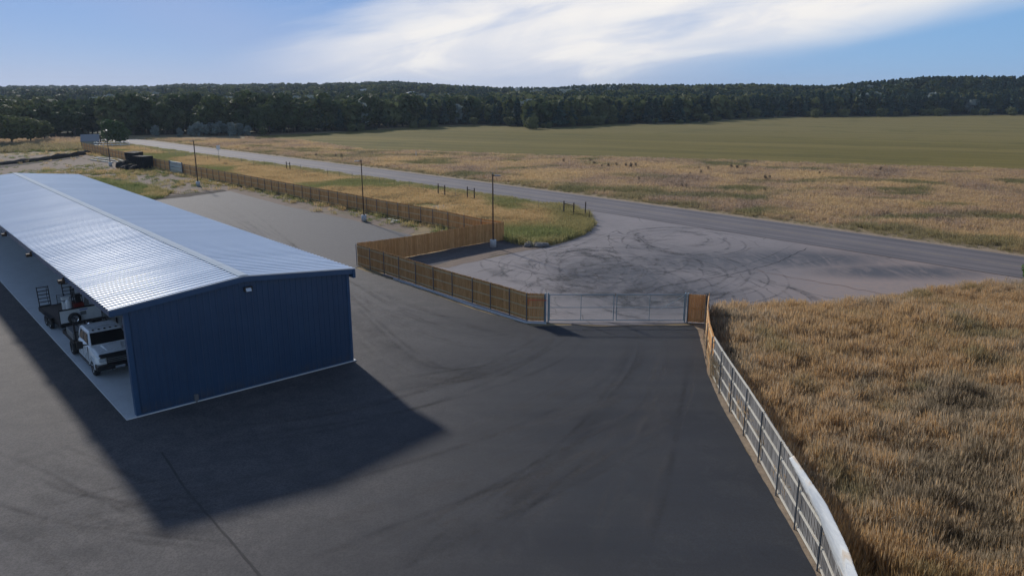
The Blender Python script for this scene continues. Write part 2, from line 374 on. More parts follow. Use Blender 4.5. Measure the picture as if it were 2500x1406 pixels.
M_PALEW = m_wood([(0.55,0.52,0.45),(0.66,0.63,0.55),(0.45,0.42,0.35),(0.3,0.28,0.22)], 'pale_rail')
M_OLDW = m_wood([(0.075,0.05,0.035),(0.10,0.07,0.05),(0.05,0.035,0.025),(0.03,0.02,0.015)], 'old_post_wood')
M_GALV = simple('galvanised_steel', (0.42,0.47,0.50), .42, .75, .12, 4)
M_PIPE = simple('gate_pipe', (0.24,0.33,0.39), .5, .3, .1, 6)
M_POSTM = simple('dark_steel_post', (0.13,0.145,0.165), .6, .3, .15, 4)
M_POLE = simple('bronze_pole_paint', (0.035,0.018,0.015), .4, .2, .2, 3)
M_CONC = simple('cast_concrete', (0.50,0.52,0.53), .85, 0, .12, 2.5, bump=.3)
M_BLACK = simple('black_plastic', (0.012,0.012,0.014), .45, 0, .2, 3)
M_TYRE = simple('tyre_rubber', (0.018,0.018,0.02), .8, 0, .2, 6)
M_WHITEP = simple('white_paint', (0.62,0.65,0.68), .3, 0, .04, 2, coat=.4)
M_GLASS = simple('dark_glass', (0.008,0.009,0.011), .08, 0, .1, 1, spec=.6)
M_CHROME = simple('bright_metal', (0.6,0.6,0.62), .2, 1, .08, 5)
M_LAMP = simple('clear_lens', (0.55,0.6,0.65), .12, .3, .2, 14, coat=.8)
M_RED = simple('red_paint', (0.17,0.018,0.014), .4, 0, .2, 3)
M_ORNG = simple('orange_plastic', (0.55,0.09,0.04), .45, 0, .1, 3)
M_DECK = simple('worn_deck_boards', (0.12,0.095,0.082), .85, 0, .3, 3, bump=.3)
M_GREY = simple('grey_plate', (0.2,0.21,0.22), .5, .4, .15, 3)
M_ROCK = simple('grey_rock', (0.16,0.15,0.14), .9, 0, .35, 2.5, bump=.6)
M_PALER = simple('pale_stone', (0.55,0.52,0.46), .9, 0, .15, 2.5, bump=.4)
M_BLUE = simple('blue_lettering', (0.02,0.08,0.35), .4, 0, .1, 3)
M_CLOTH = None

def m_navy(q):
    oc = q('ShaderNodeTexCoord').outputs['Object']
    s = q.noise(q.mapping(oc, (0,0,0), (0,0,0), (5, 5, .35)), 1, 5, .65); a = q.noise(oc, .5, 4, .6)
    c = q.mix(q.sstep(a, .3, .7), (0.019,0.056,0.122), (0.024,0.066,0.140))
    c = q.mix(q.sstep(s, .5, .75, 0, .35), c, (0.030,0.076,0.150))
    sz = q('ShaderNodeSeparateXYZ', {0: oc}); lap = q.math('ABSOLUTE', q.math('SUBTRACT', q.math('FRACT', q.math('DIVIDE', q.math('ADD', sz.outputs[0], sz.outputs[1]), .915)), .5))
    c = q.mix(q.sstep(lap, .490, .497, 0, .6), c, (0.004,0.012,0.03))
    fx = q.math('ABSOLUTE', q.math('SUBTRACT', q.math('FRACT', q.math('DIVIDE', q.math('ADD', sz.outputs[0], sz.outputs[1]), .305)), .5)); fz = q.math('ABSOLUTE', q.math('SUBTRACT', q.math('FRACT', q.math('DIVIDE', sz.outputs[2], 1.25)), .5))
    c = q.mix(q.math('MULTIPLY', q.sstep(fx, .47, .49), q.sstep(fz, .485, .495)), c, (0.05,0.07,0.11))
    cdirt = q.mix(q.math('MULTIPLY', q.sstep(sz.outputs[2], .75, .05, 0, .55), q.sstep(q.noise(q.mapping(oc, (0,0,0), (0,0,0), (2.5, 2.5, .8)), 1, 5, .7), .3, .7)), c, (0.075,0.07,0.065))
    out(q, q('ShaderNodeBsdfPrincipled', {'Base Color': cdirt, 'Roughness': q.sstep(s, .3, .7, .38, .52), 'Specular IOR Level': .5}).outputs[0])
M_NAVY = mat('navy_sheet_metal', m_navy)
M_NAVYT = simple('navy_trim', (0.024,0.074,0.160), .42, 0, .08, 2)
def m_roof(q):
    oc = q('ShaderNodeTexCoord').outputs['Object']
    s = q.noise(q.mapping(oc, (0,0,0), (0,0,0), (.25, 2.6, .25)), 1, 4, .6); a = q.noise(oc, .25, 4, .6)
    sp_ = q('ShaderNodeSeparateXYZ', {0: oc})
    pan = q('ShaderNodeTexWhiteNoise', {'W': q.math('FLOOR', q.math('DIVIDE', sp_.outputs[1], 1.2))}, noise_dimensions='1D').outputs[0]
    c = q.mix(pan, (0.78,0.80,0.82), (0.85,0.87,0.89))
    c = q.mix(q.sstep(a, .45, .7, 0, .3), c, (0.72,0.75,0.78))
    out(q, q('ShaderNodeBsdfPrincipled', {'Base Color': c, 'Metallic': .30, 'Roughness': q.math('ADD', q.sstep(s, .3, .7, .112, .135), q.math('MULTIPLY', pan, .012))}).outputs[0])
M_ROOF = mat('bare_metal_roofing', m_roof)
M_INNER = simple('white_liner', (0.62,0.63,0.64), .7, 0, .05, 1)
M_SLAB = simple('smooth_concrete', (0.50,0.53,0.55), .6, 0, .10, .8)
M_WHITEL = simple('white_line_paint', (0.5,0.5,0.48), .7, 0, .25, 3)

def m_leaf(name, c1, c2, c3, trans=.25, attr=False):
    def fn(q):
        p = pos(q); oi = q('ShaderNodeObjectInfo'); rp = q('ShaderNodeNewGeometry').outputs['Random Per Island']
        a = q.noise(p, .35, 3, .6)
        c = q.mix(oi.outputs['Random'], c1, c2)
        c = q.mix(q.math('MULTIPLY', rp, .5), c, c3)
        c = q.mix(q.sstep(a, .45, .7, 0, .35), c, c2)
        d = q('ShaderNodeBsdfPrincipled', {'Base Color': c, 'Roughness': .75, 'Specular IOR Level': .15}).outputs[0]
        t = q('ShaderNodeBsdfTranslucent', {0: c}).outputs[0]
        out(q, q('ShaderNodeMixShader', {0: trans, 1: d, 2: t}).outputs[0])
    return mat(name, fn)
M_LEAF = m_leaf('dark_foliage', (0.026,0.048,0.020), (0.058,0.078,0.030), (0.09,0.11,0.042))
M_LEAFO = m_leaf('olive_foliage', (0.075,0.095,0.035), (0.12,0.135,0.05), (0.16,0.165,0.07))
M_LEAFS = m_leaf('silver_foliage', (0.14,0.18,0.17), (0.20,0.24,0.225), (0.25,0.29,0.27))
M_CONIF = m_leaf('conifer_foliage', (0.018,0.050,0.038), (0.042,0.086,0.064), (0.07,0.115,0.09))
M_GRNB = m_leaf('bush_foliage', (0.035,0.07,0.022), (0.05,0.09,0.03), (0.08,0.12,0.045))
M_BRIGHT = m_leaf('bright_bush_foliage', (0.07,0.16,0.02), (0.10,0.2,0.03), (0.13,0.24,0.04))
M_BROWNW = m_leaf('seedy_weed', (0.15,0.12,0.08), (0.20,0.16,0.11), (0.24,0.19,0.13))
M_BARK = simple('bark', (0.075,0.06,0.048), .9, 0, .3, 4, bump=.5)
def m_grass(name, ramp, green, trans=.35, sc=.11):
    def fn(q):
        p = pos(q); oi = q('ShaderNodeObjectInfo').outputs['Random']
        tint = q('ShaderNodeAttribute', attribute_type='INSTANCER', attribute_name='tint').outputs['Fac']
        rp = q('ShaderNodeNewGeometry').outputs['Random Per Island']
        a = q.noise(p, sc, 5, .62, .6); b = q.noise(p, sc*9, 3, .6)
        f = q.math('ADD', q.math('ADD', q.math('MULTIPLY', a, .62), q.math('MULTIPLY', b, .14)), q.math('ADD', q.math('MULTIPLY', oi, .10), q.math('MULTIPLY', rp, .14)))
        if sc == .16:
            f = q.math('ADD', f, q.math('MULTIPLY', q.math('SUBTRACT', q.noise(p, .055, 3, .5), .5), .75))
        c = q.ramp(f, ramp)
        c = q.mix(tint, c, q.mix(rp, green, tuple(v*1.5 for v in green)))
        d = q('ShaderNodeBsdfDiffuse', {0: c}).outputs[0]; t = q('ShaderNodeBsdfTranslucent', {0: c}).outputs[0]
        out(q, q('ShaderNodeMixShader', {0: trans, 1: d, 2: t}).outputs[0])
    return mat(name, fn)
M_TALL = m_grass('tall_dry_grass', [(.30,(0.13,0.11,0.075)),(.40,(0.30,0.245,0.17)),(.47,(0.54,0.445,0.32)),(.53,(0.64,0.405,0.18)),(.60,(0.37,0.30,0.21)),(.68,(0.62,0.41,0.19))], (0.16,0.16,0.08), .45, .16)
M_WEED = m_grass('dry_weeds', [(.38,(0.27,0.20,0.14)),(.44,(0.54,0.42,0.33)),(.50,(0.42,0.28,0.15)),(.56,(0.64,0.49,0.29)),(.64,(0.60,0.43,0.22))], (0.12,0.135,0.06), .45, .06)
M_VERGE = m_grass('verge_grass', [(.38,(0.24,0.19,0.11)),(.44,(0.46,0.36,0.18)),(.50,(0.66,0.42,0.20)),(.56,(0.48,0.39,0.20)),(.63,(0.68,0.48,0.26))], (0.17,0.19,0.075), .45, .22)
M_GREENG = m_grass('green_weeds', [(.36,(0.09,0.13,0.04)),(.5,(0.16,0.19,0.06)),(.62,(0.30,0.26,0.09))], (0.10,0.15,0.045), .4, .3)

# ------------------------------------------------------------------ TERRAIN (flat plain, wooded rise beyond the fields)
SK = [(-900,207,1800),(0,207,1800),(350,207,1700),(440,203,1300),(600,203,1200),(850,200,1050),(960,196,1000),(1100,204,950),(1200,210,850),(1350,211,800),
      (1420,206,780),(1520,203,760),(1700,205,740),(1830,203,720),(1950,206,700),(2020,208,680),(2080,201,660),(2170,193,640),(2300,187,640),(2500,188,640),(3600,190,640)]
RE = [(-900,345),(0,338),(200,334),(600,331),(768,327),(852,322),(992,313),(1160,306),(1244,308),(1296,313),(1352,313),(1492,304),(1660,303),(1800,291),(1913,287),(2127,285),(2500,281),(3600,278)]
def az_px(x): return np.arctan2((x-1250)/F, math.cos(PT)+math.sin(PT)*(703-212)/F)
skx = np.array([az_px(s_[0]) for s_ in SK]); sky_y = np.array([s_[1] for s_ in SK]); skr = np.array([float(s_[2]) for s_ in SK])
rex = np.array([az_px(s_[0]) for s_ in RE]); rer = np.array([np.hypot(*G(*s_)) for s_ in RE])
def rear(az): return np.interp(az, rex, rer)
def th(x, y):
    x = np.asarray(x, float); y = np.asarray(y, float); r = np.hypot(x, y); az = np.arctan2(x, y)
    R = np.interp(az, skx, skr); el = (212-np.interp(az, skx, sky_y))/1980.0
    Hr = CH+R*el-12.5; r0 = rear(az)
    t = np.clip((r-r0-10)/(R-r0-10), 0, 1); t = t*t*(3-2*t)
    return np.where(np.abs(az) < 1.1, Hr*t, 0)+0.0
def build_terrain():
    rs = np.concatenate([[0], np.geomspace(4, 240, 26), np.linspace(260, 1900, 70), [2300, 3000, 4200]])
    azs = np.concatenate([np.linspace(-math.pi, -.95, 22)[:-1], np.linspace(-.95, .95, 150), np.linspace(.95, math.pi, 22)[1:]])
    A, R = np.meshgrid(azs, rs); X = R*np.sin(A); Y = R*np.cos(A); Z = th(X, Y)
    nx = len(azs); ny = len(rs)
    vs = np.stack([X, Y, Z], -1).reshape(-1, 3)
    i, j = np.meshgrid(np.arange(nx-1), np.arange(ny-1)); a = (j*nx+i).ravel()
    fs = np.stack([a, a+1, a+nx+1, a+nx], -1)
    # material by radius: soil plain / wooded hill
    me = bpy.data.meshes.new('ground'); me.from_pydata(vs.tolist(), [], fs[:, ::-1].tolist())
    me.materials.append(M_TERR); me.materials.append(M_HILL)
    ctr = vs[fs].mean(1); rr = np.hypot(ctr[:,0], ctr[:,1]); aa = np.arctan2(ctr[:,0], ctr[:,1])
    me.polygons.foreach_set('material_index', (rr > rear(aa)+5).astype(np.int32)); me.update()
    o = bpy.data.objects.new('ground', me); COL.objects.link(o); tag(o, kind='structure')
build_terrain()

# ------------------------------------------------------------------ BUILDING FRAME
TH = 0.72; P0 = (-18.08, 33.22); BW = 11.87; BL = 62.5; HE = 5.38; HR = 5.96
ax = np.array([math.cos(TH), math.sin(TH)]); bx_ = np.array([-math.sin(TH), math.cos(TH)]); P0a = np.array(P0)
def LB(x, y): p = P0a+ax*x+bx_*y; return (float(p[0]), float(p[1]))

# ------------------------------------------------------------------ GROUND SHEETS
road_top = Gs([(314,340),(420,354),(560,371),(700,389),(768,396),(936,418),(1113,438),(1300,465),(1556,503),(1780,532),(2100,574),(2269,594.5),(2500,630)])
road_bot = Gs([(308,348),(448,369),(560,383),(700,403),(880,429),(1160,469),(1300,490),(1412,505),(1684,546),(2004,601),(2304,646),(2490,671)])
# centre line polyline with a constant width, smoothed through both edges
rt = np.array(road_top); rb = np.array(road_bot)
def resample(a, n_):
    d = np.r_[0, np.cumsum(np.hypot(*np.diff(a, axis=0).T))]; t = np.linspace(0, d[-1], n_)
    return np.stack([np.interp(t, d, a[:,0]), np.interp(t, d, a[:,1])], 1)
s_ax = lambda p: p[:,1]
ys = np.linspace(222, 66, 60)
tx = np.interp(-ys, -rt[:,1], rt[:,0]); bx2 = np.interp(-ys, -rb[:,1], rb[:,0])
# polynomial smoothing
ptp = np.polyfit(ys, tx, 4); pbp = np.polyfit(ys, bx2, 4)
cxs = (np.polyval(ptp, ys)+np.polyval(pbp, ys))/2
RC = np.stack([cxs, ys], 1)
d0 = RC[0]-RC[2]; d0 /= np.linalg.norm(d0); d1 = RC[-1]-RC[-4]; d1 /= np.linalg.norm(d1)
pre = []; p = RC[0].copy(); dd = d0.copy()
for k in range(14):                                   # the road bends away to the left behind the bush
    an = 0.075; dd = np.array([dd[0]*math.cos(an)-dd[1]*math.sin(an), dd[0]*math.sin(an)+dd[1]*math.cos(an)]); p = p+dd*5; pre.append(p.copy())
post = [RC[-1]+d1*(k+1)*5 for k in range(16)]
RC = np.array(pre[::-1]+[*RC]+post)
T = np.gradient(RC, axis=0); T /= np.linalg.norm(T, axis=1)[:,None]; NRM = np.stack([-T[:,1], T[:,0]], 1)  # left of travel (travel = towards right/near): far side
RWID = 4.75
def strip(name, off0, off1, z, m, parent=None, i0=0, i1=None, **kw):
    mb = MB(); c = RC[i0:i1]; nn = NRM[i0:i1]; L = np.r_[0, np.cumsum(np.hypot(*np.diff(c, axis=0).T))]
    A = c+nn*off0; B = c+nn*off1
    vs = [(*a, z) for a in A]+[(*b, z) for b in B]; k = len(c)
    mb.add(vs, [(i, i+1, k+i+1, k+i) for i in range(k-1)])
    o = mb.build(name, m, parent, **kw); me = o.data; uv = me.uv_layers.new(name='UVMap')
    for li, lo in enumerate(me.loops):
        vi = lo.vertex_index; uv.data[li].uv = (L[vi % k], 0.0 if vi < k else 1.0)
    return o
strip('road', -RWID, RWID, 0.050, M_ROAD, kind='structure')
# v = 0 is the near (south-west) edge, v = 1 the far edge
near_e = RC-NRM*RWID; far_e = RC+NRM*RWID
def road_off(x, y):
    d = np.hypot(RC[None,:,0]-np.asarray(x)[:,None], RC[None,:,1]-np.asarray(y)[:,None]); i = d.argmin(1)
    return (np.asarray(x)-RC[i,0])*NRM[i,0]+(np.asarray(y)-RC[i,1])*NRM[i,1]
strip('road_shoulder', RWID-.1, RWID+1.1, 0.030, M_GRAVEL, kind='structure')
jx = int(np.argmin(np.hypot(near_e[:,0]-8.6, near_e[:,1]-100)))
strip('road_edge_line', -RWID+.12, -RWID+.30, 0.056, M_WHITEL, i0=0, i1=jx, kind='structure')
strip('near_shoulder', -RWID-.7, -RWID+.1, 0.030, M_GRAVEL, i0=0, i1=jx-1, kind='structure')

# turning apron between road and gate
ap_curve = Gs([(1412,507),(1437,523),(1449,540),(1447,556),(1430,572),(1395,588),(1350,600),(1300,608),(1255,618),(1185,633),(1090,652)])
ne = [tuple(v) for v in (near_e+NRM*.15)[jx-1:]]
gate_y = 786
apron = ne[:]
apron += [G(2700,700), G(2490,702), G(2380,712), G(2250,730), G(2120,758), G(1900,768), G(1765,770), (13.4,50), (12.95,48.2), G(1668,790), G(1500,795), G(1338,789)]
apron += [G(1285,786), G(1155,743), G(1060,712), G(976,684), G(930,672), G(1000,640)]
apron += ap_curve[::-1]
sheet('turning_apron', apron, 0.020, M_APRON, kind='structure')
AP = apron
# asphalt lot
lot = [G(-1500,1500), (-60,-30), (12,-30), (9.35,10), G(2010,1450), G(1988,1395), G(1925,1280), G(1850,1150), G(1760,990), G(1728,915), G(1715,850), G(1703,806), (12.0,47.9), G(1600,797), G(1500,798), G(1400,795), G(1300,797), G(1155,755), G(960,684), G(868,655),
       G(905,640), G(990,628), G(1012,577), G(850,535), G(700,504), G(560,467), G(360,488), LB(BW+.1,58), LB(-.1,58), LB(-2,62), LB(-30,62), LB(-40,20)]
sheet('asphalt_lot', lot, 0.030, M_LOT, kind='structure', step=.35, amp=.05)
# crack / paving joint as real narrow sunk strip of sealant
def ribbon(name, pts, wd, z, m, seed=0, wob=.06, **kw):
    c = resample(np.array(pts, float), max(6, int(np.sum(np.hypot(*np.diff(np.array(pts), axis=0).T))/.35)))
    t_ = np.gradient(c, axis=0); t_ /= np.linalg.norm(t_, axis=1)[:,None]; nn = np.stack([-t_[:,1], t_[:,0]], 1)
    c = c+nn*((fbm(c[:,0]*1.1, c[:,1]*1.1, seed)-.5)*2*wob)[:,None]
    ww = wd*(.5+fbm(c[:,0]*2, c[:,1]*2, seed+5))[:,None]/2
    A = c+nn*ww; B = c-nn*ww; k = len(c); mb = MB()
    mb.add([(*a, z) for a in A]+[(*b, z) for b in B], [(i, k+i, k+i+1, i+1) for i in range(k-1)])
    return mb.build(name, m, **kw)
M_SEAL = simple('joint_sealant', (0.030,0.031,0.035), .95, 0, .2, 3, spec=.1)
ribbon('paving_joint', Gs([(395,1105),(450,1190),(520,1275),(570,1330),(660,1440)]), .09, .038, simple('worn_joint', (0.058,0.056,0.056), .95, 0, .2, 3, spec=.1), 3, .05, kind='structure')
ribbon('paving_joint', Gs([(1395,792),(1440,800),(1560,796),(1690,797)]), .22, .038, M_SEAL, 4, .12, kind='structure')
ribbon('pavement_crack', Gs([(1178,633),(1260,652),(1330,672),(1420,690)]), .07, .028, M_SEAL, 5, .12, kind='structure')
ribbon('pavement_crack', Gs([(1970,606),(1900,640),(1830,660),(1760,676),(1620,700),(1520,745)]), .07, .028, M_SEAL, 6, .25, kind='structure')
M_CRK = simple('brown_crack', (0.14,0.09,0.07), .8, 0, .2, 3)
ribbon('pavement_crack', Gs([(1845,660),(1900,672),(2000,690),(2060,700),(2140,716),(2180,722)]), .12, .028, M_CRK, 7, .35, kind='structure')
ribbon('pavement_crack', Gs([(1440,573),(1500,576),(1560,582),(1575,594),(1600,606)]), .07, .028, M_SEAL, 8, .2, kind='structure')
# concrete footing strip in front of fence
mb = MB()
cs = Gs([(960,680),(1060,711),(1155,744),(1285,786),(1332,788)]); cs2 = Gs([(960,683),(1057,715),(1151,749),(1283,790),(1334,792)])
vs = [(*p, z) for z in (0.02, .065) for p in cs+cs2[::-1]]; k = len(cs)*2
mb.add(vs, [tuple(range(k, 2*k))[::-1]]+[(i, (i+1) % k, k+(i+1) % k, k+i) for i in range(k)])
kb = mb.build('concrete_kerb', M_SLAB); tag(kb, 'pale low concrete kerb along the foot of the wooden fence left of the gate', 'kerb')
# nook outside the fence: dark millings, pink dirt
sheet('millings_patch', Gs([(985,632),(1232,583),(1280,600),(1215,612),(1120,632),(1050,650),(1010,655)]), 0.034, M_MULCH, step=.5, amp=.3, kind='structure')
sheet('dirt_patch', Gs([(1050,648),(1180,618),(1290,596),(1330,604),(1200,628),(1095,655)]), 0.028, M_DIRT, step=.5, amp=.35, kind='structure')
# gravel at foot of east fence
gv = Gs([(1703,806),(1715,850),(1728,915),(1760,990),(1850,1150),(1925,1280),(1988,1395),(2010,1450)])
sheet('gravel_strip', [(12.0,47.9)]+gv+[(10.4,18.2),(10.35,21.5),(10.45,24),(10.6,28.9),(10.9,34),(11,38.3),(13.2,48.3)], 0.024, M_GRAVEL, step=.3, amp=.08, kind='structure')
# yard dirt north / west of building
sheet('yard_ground', [G(1012,560), G(947,531), G(850,512), G(700,475), G(480,436), G(370,411), G(200,375), G(-500,395), LB(-40,70), LB(-4,60), LB(BW+1,55), G(360,490), G(560,469), G(700,506), G(1000,577)], 0.012, M_DIRT, step=1, amp=.5, kind='structure')
sheet('dark_soil_bank', Gs([(-200,410),(0,402),(120,388),(205,380),(190,387),(110,397),(0,411),(-200,425)]), 0.03, M_DARKDIRT, step=1, amp=.6, kind='structure')
sheet('dark_soil_edge', Gs([(330,496),(395,488),(470,480),(560,467),(545,464),(450,474),(380,482)]), 0.034, M_DARKDIRT, step=.5, amp=.4, kind='structure')
# crop field
fl = Gs([(600,337),(740,345),(852,361),(908,370),(1076,374),(1300,382),(1700,392),(2056,406),(2500,417)])
ff = Gs([(2500,281),(2127,285),(1913,287),(1800,291),(1660,303),(1492,304),(1352,313),(1296,313),(1244,308),(1160,306),(992,313),(852,322),(768,327),(640,332)])
FIELD = fl+[(210,130),(420,200),(500,520)]+ff
sheet('crop_field', FIELD, 0.05, M_FIELD, step=3, amp=1.2, kind='structure')
M_TRACK = groundmat('track_soil', [(0.33,0.25,0.14),(0.38,0.29,0.16),(0.28,0.2,0.11),(0.42,0.33,0.2)])
for dx in (0, 1.7):
    pts = [(p[0]+dx, p[1]) for p in Gs([(738,346),(800,355),(852,361),(930,376),(1010,392),(1080,405),(1200,425),(1340,436),(1480,452),(1640,476),(1800,500),(1960,522),(2100,535)])]
    ribbon('field_track', pts, .7, .03+dx*.004, M_TRACK, 9, .5, kind='structure')
sheet('bare_patch', Gs([(738,345),(790,350),(860,362),(800,357)]), .056, M_TRACK, step=2, amp=.8, kind='structure')
sheet('bare_patch', Gs([(2240,590),(2330,596),(2400,602),(2500,628),(2500,636),(2380,614)]), .034, M_GRAVEL, step=.8, amp=.6, kind='structure')

# tyre marks (thin rubber film laid on the apron)
def skid_marks():
    mb = MB(); uvs = []
    lev = [0]
    def arc(cx, cy, r, a0, a1, wd):
        k = max(8, int(abs(a1-a0)*r/.7)); b = []
        dr = random.uniform(-.12, .12)*r
        z = .0295
        for i in range(k+1):
            t = i/k; a = a0+(a1-a0)*t; rr = r+dr*t+.25*math.sin(a*2+r)
            for s_ in (-1, 1): b.append((cx+(rr+s_*wd/2)*math.cos(a), cy+(rr+s_*wd/2)*math.sin(a), z+lev[0]*.00006))
        lev[0] += 1
        fs = [(2*i, 2*i+1, 2*i+3, 2*i+2) for i in range(k)]
        mb.add(b, fs)
        for i in range(k): uvs.extend([(i/k, 0), (i/k, 1), ((i+1)/k, 1), ((i+1)/k, 0)])
    C = [(G(1660,590), 2.8, 6.5, 16), (G(1400,640), 1.8, 6, 26), (G(1430,690), 2, 7, 22), (G(1560,660), 3, 9, 18), (G(1600,720), 3, 8, 14), (G(1500,745), 2, 5, 9)]
    for (c, r0, r1, cnt) in C:
        for k in range(cnt):
            x = c[0]+random.gauss(0, 1.5); y = c[1]+random.gauss(0, 2.2); r = random.uniform(r0, r1)
            a = random.uniform(0, 6.28); L_ = random.uniform(.9, 3.6)
            arc(x, y, r, a, a+L_, random.uniform(.22, .5))
            if random.random() < .7: arc(x, y, r+1.55, a+.05, a+L_*.95, random.uniform(.22, .45))
            if random.random() < .28: arc(x+random.gauss(0,1), y+random.gauss(0,1.5), r*random.uniform(.7,1.3), a, a+L_, random.uniform(.9, 2.2))
    for (a_, b_) in [((1300,640),(1650,575)), ((1330,690),(1900,640)), ((1450,720),(2080,600)), ((1400,700),(1720,590)), ((1550,720),(2000,625)), ((1350,650),(1560,560)), ((1640,740),(1760,655)), ((1700,760),(1780,690))]:
        A = Vector((*G(*a_), 0)); B = Vector((*G(*b_), 0)); m_ = (A+B)/2; d = (B-A); nn = Vector((-d.y, d.x, 0)).normalized()
        R = random.uniform(1.2, 2.5)*d.length; c = m_+nn*R*random.choice((-1, 1))
        a0 = math.atan2(A.y-c.y, A.x-c.x); a1 = math.atan2(B.y-c.y, B.x-c.x)
        if a1-a0 > math.pi: a1 -= 2*math.pi
        if a1-a0 < -math.pi: a1 += 2*math.pi
        r = (A-c).length
        arc(c.x, c.y, r, a0, a1, .25); arc(c.x, c.y, r+1.6, a0, a1, .25)
    o = mb.build('tyre_marks', M_SKID, kind='structure'); uv = o.data.uv_layers.new(name='UVMap')
    for i, u in enumerate(uvs): uv.data[i].uv = u
skid_marks()

# faint dusty wheel tracks sweeping over the asphalt lot
def m_dusttrack(q):
    uv = q('ShaderNodeUVMap').outputs[0]; p = pos(q); s_ = q('ShaderNodeSeparateXYZ', {0: uv})
    e = q.sstep(q.math('ABSOLUTE', q.math('SUBTRACT', s_.outputs[1], 0.5)), 0.5, 0.0)
    ends = q.math('MULTIPLY', q.sstep(s_.outputs[0], 0.0, 0.3), q.sstep(s_.outputs[0], 1.0, 0.7))
    t = q.noise(p, 0.35, 5, 0.7); f = q.noise(p, 5, 4, 0.7)
    al = q.math('MULTIPLY', q.math('MULTIPLY', e, ends), q.math('MULTIPLY', q.sstep(t, 0.35, 0.65, .03, .22), q.sstep(f, 0.3, 0.65, .5, 1.0)))
    col = q.mix(q.math('GREATER_THAN', q('ShaderNodeNewGeometry').outputs['Random Per Island'], 0.5), (0.016, 0.017, 0.021), (0.13, 0.122, 0.118))
    out(q, q('ShaderNodeMixShader', {0: al, 1: q('ShaderNodeBsdfTransparent').outputs[0], 2: q('ShaderNodeBsdfPrincipled', {'Base Color': col, 'Roughness': .9, 'Specular IOR Level': .2}).outputs[0]}).outputs[0])
M_DTRACK = mat('wheel_dust', m_dusttrack)
def lot_tracks():
    r = random.Random(11); mb = MB(); uvs = []; z = .0325
    base = [[(1380,800),(1250,900),(900,1000),(500,1050)], [(1500,800),(1480,900),(1300,1000),(900,1120),(400,1230),(0,1290)], [(1600,800),(1560,920),(1400,1080),(1200,1290),(1100,1406)],
            [(1640,800),(1650,950),(1560,1150),(1500,1406)], [(1350,810),(1150,830),(1000,770),(800,660),(600,560),(450,490)], [(1450,810),(1200,880),(980,900),(880,800),(700,600),(520,490)],
            [(0,1090),(150,1140),(300,1190),(450,1260)], [(0,1180),(200,1250),(420,1290),(640,1300)], [(0,1330),(300,1230),(560,1180)], [(0,1240),(150,1300),(260,1406)], [(1100,1100),(1400,1010),(1600,930)],
            [(850,1406),(1250,1230),(1650,1020)], [(1000,1330),(1350,1150),(1700,950)], [(700,1330),(1000,1240),(1450,1080)], [(870,960),(1050,930),(1250,900)], [(900,700),(1000,760),(1200,800),(1300,815)]]
    for ctl in base:
        for rep in range(3):
            P = np.array([G(x+r.uniform(-40,40), y+r.uniform(-12,12)) for x, y in ctl]); t = np.linspace(0, 1, len(P)); tt = np.linspace(0, 1, 70)
            deg = min(3, len(P)-1); c = np.stack([np.polyval(np.polyfit(t, P[:,0], deg), tt), np.polyval(np.polyfit(t, P[:,1], deg), tt)], 1)
            T_ = np.gradient(c, axis=0); T_ /= np.linalg.norm(T_, axis=1)[:,None]; nn = np.stack([-T_[:,1], T_[:,0]], 1); w0 = r.uniform(.3, .55) if rep < 2 else r.uniform(.8, 2.2)
            for off in ((-.85, .85) if rep < 2 else (0,)):
                A = c+nn*(off+w0/2); B = c+nn*(off-w0/2); k = len(c); z += .00003
                mb.add([(*a, z) for a in A]+[(*b, z) for b in B], [(i, k+i, k+i+1, i+1) for i in range(k-1)])
                for i in range(k-1): uvs.extend([(i/k, 0), (i/k, 1), ((i+1)/k, 1), ((i+1)/k, 0)])
    o = mb.build('wheel_tracks', M_DTRACK, kind='structure'); uv = o.data.uv_layers.new(name='UVMap')
    for i, u in enumerate(uvs): uv.data[i].uv = u
lot_tracks()
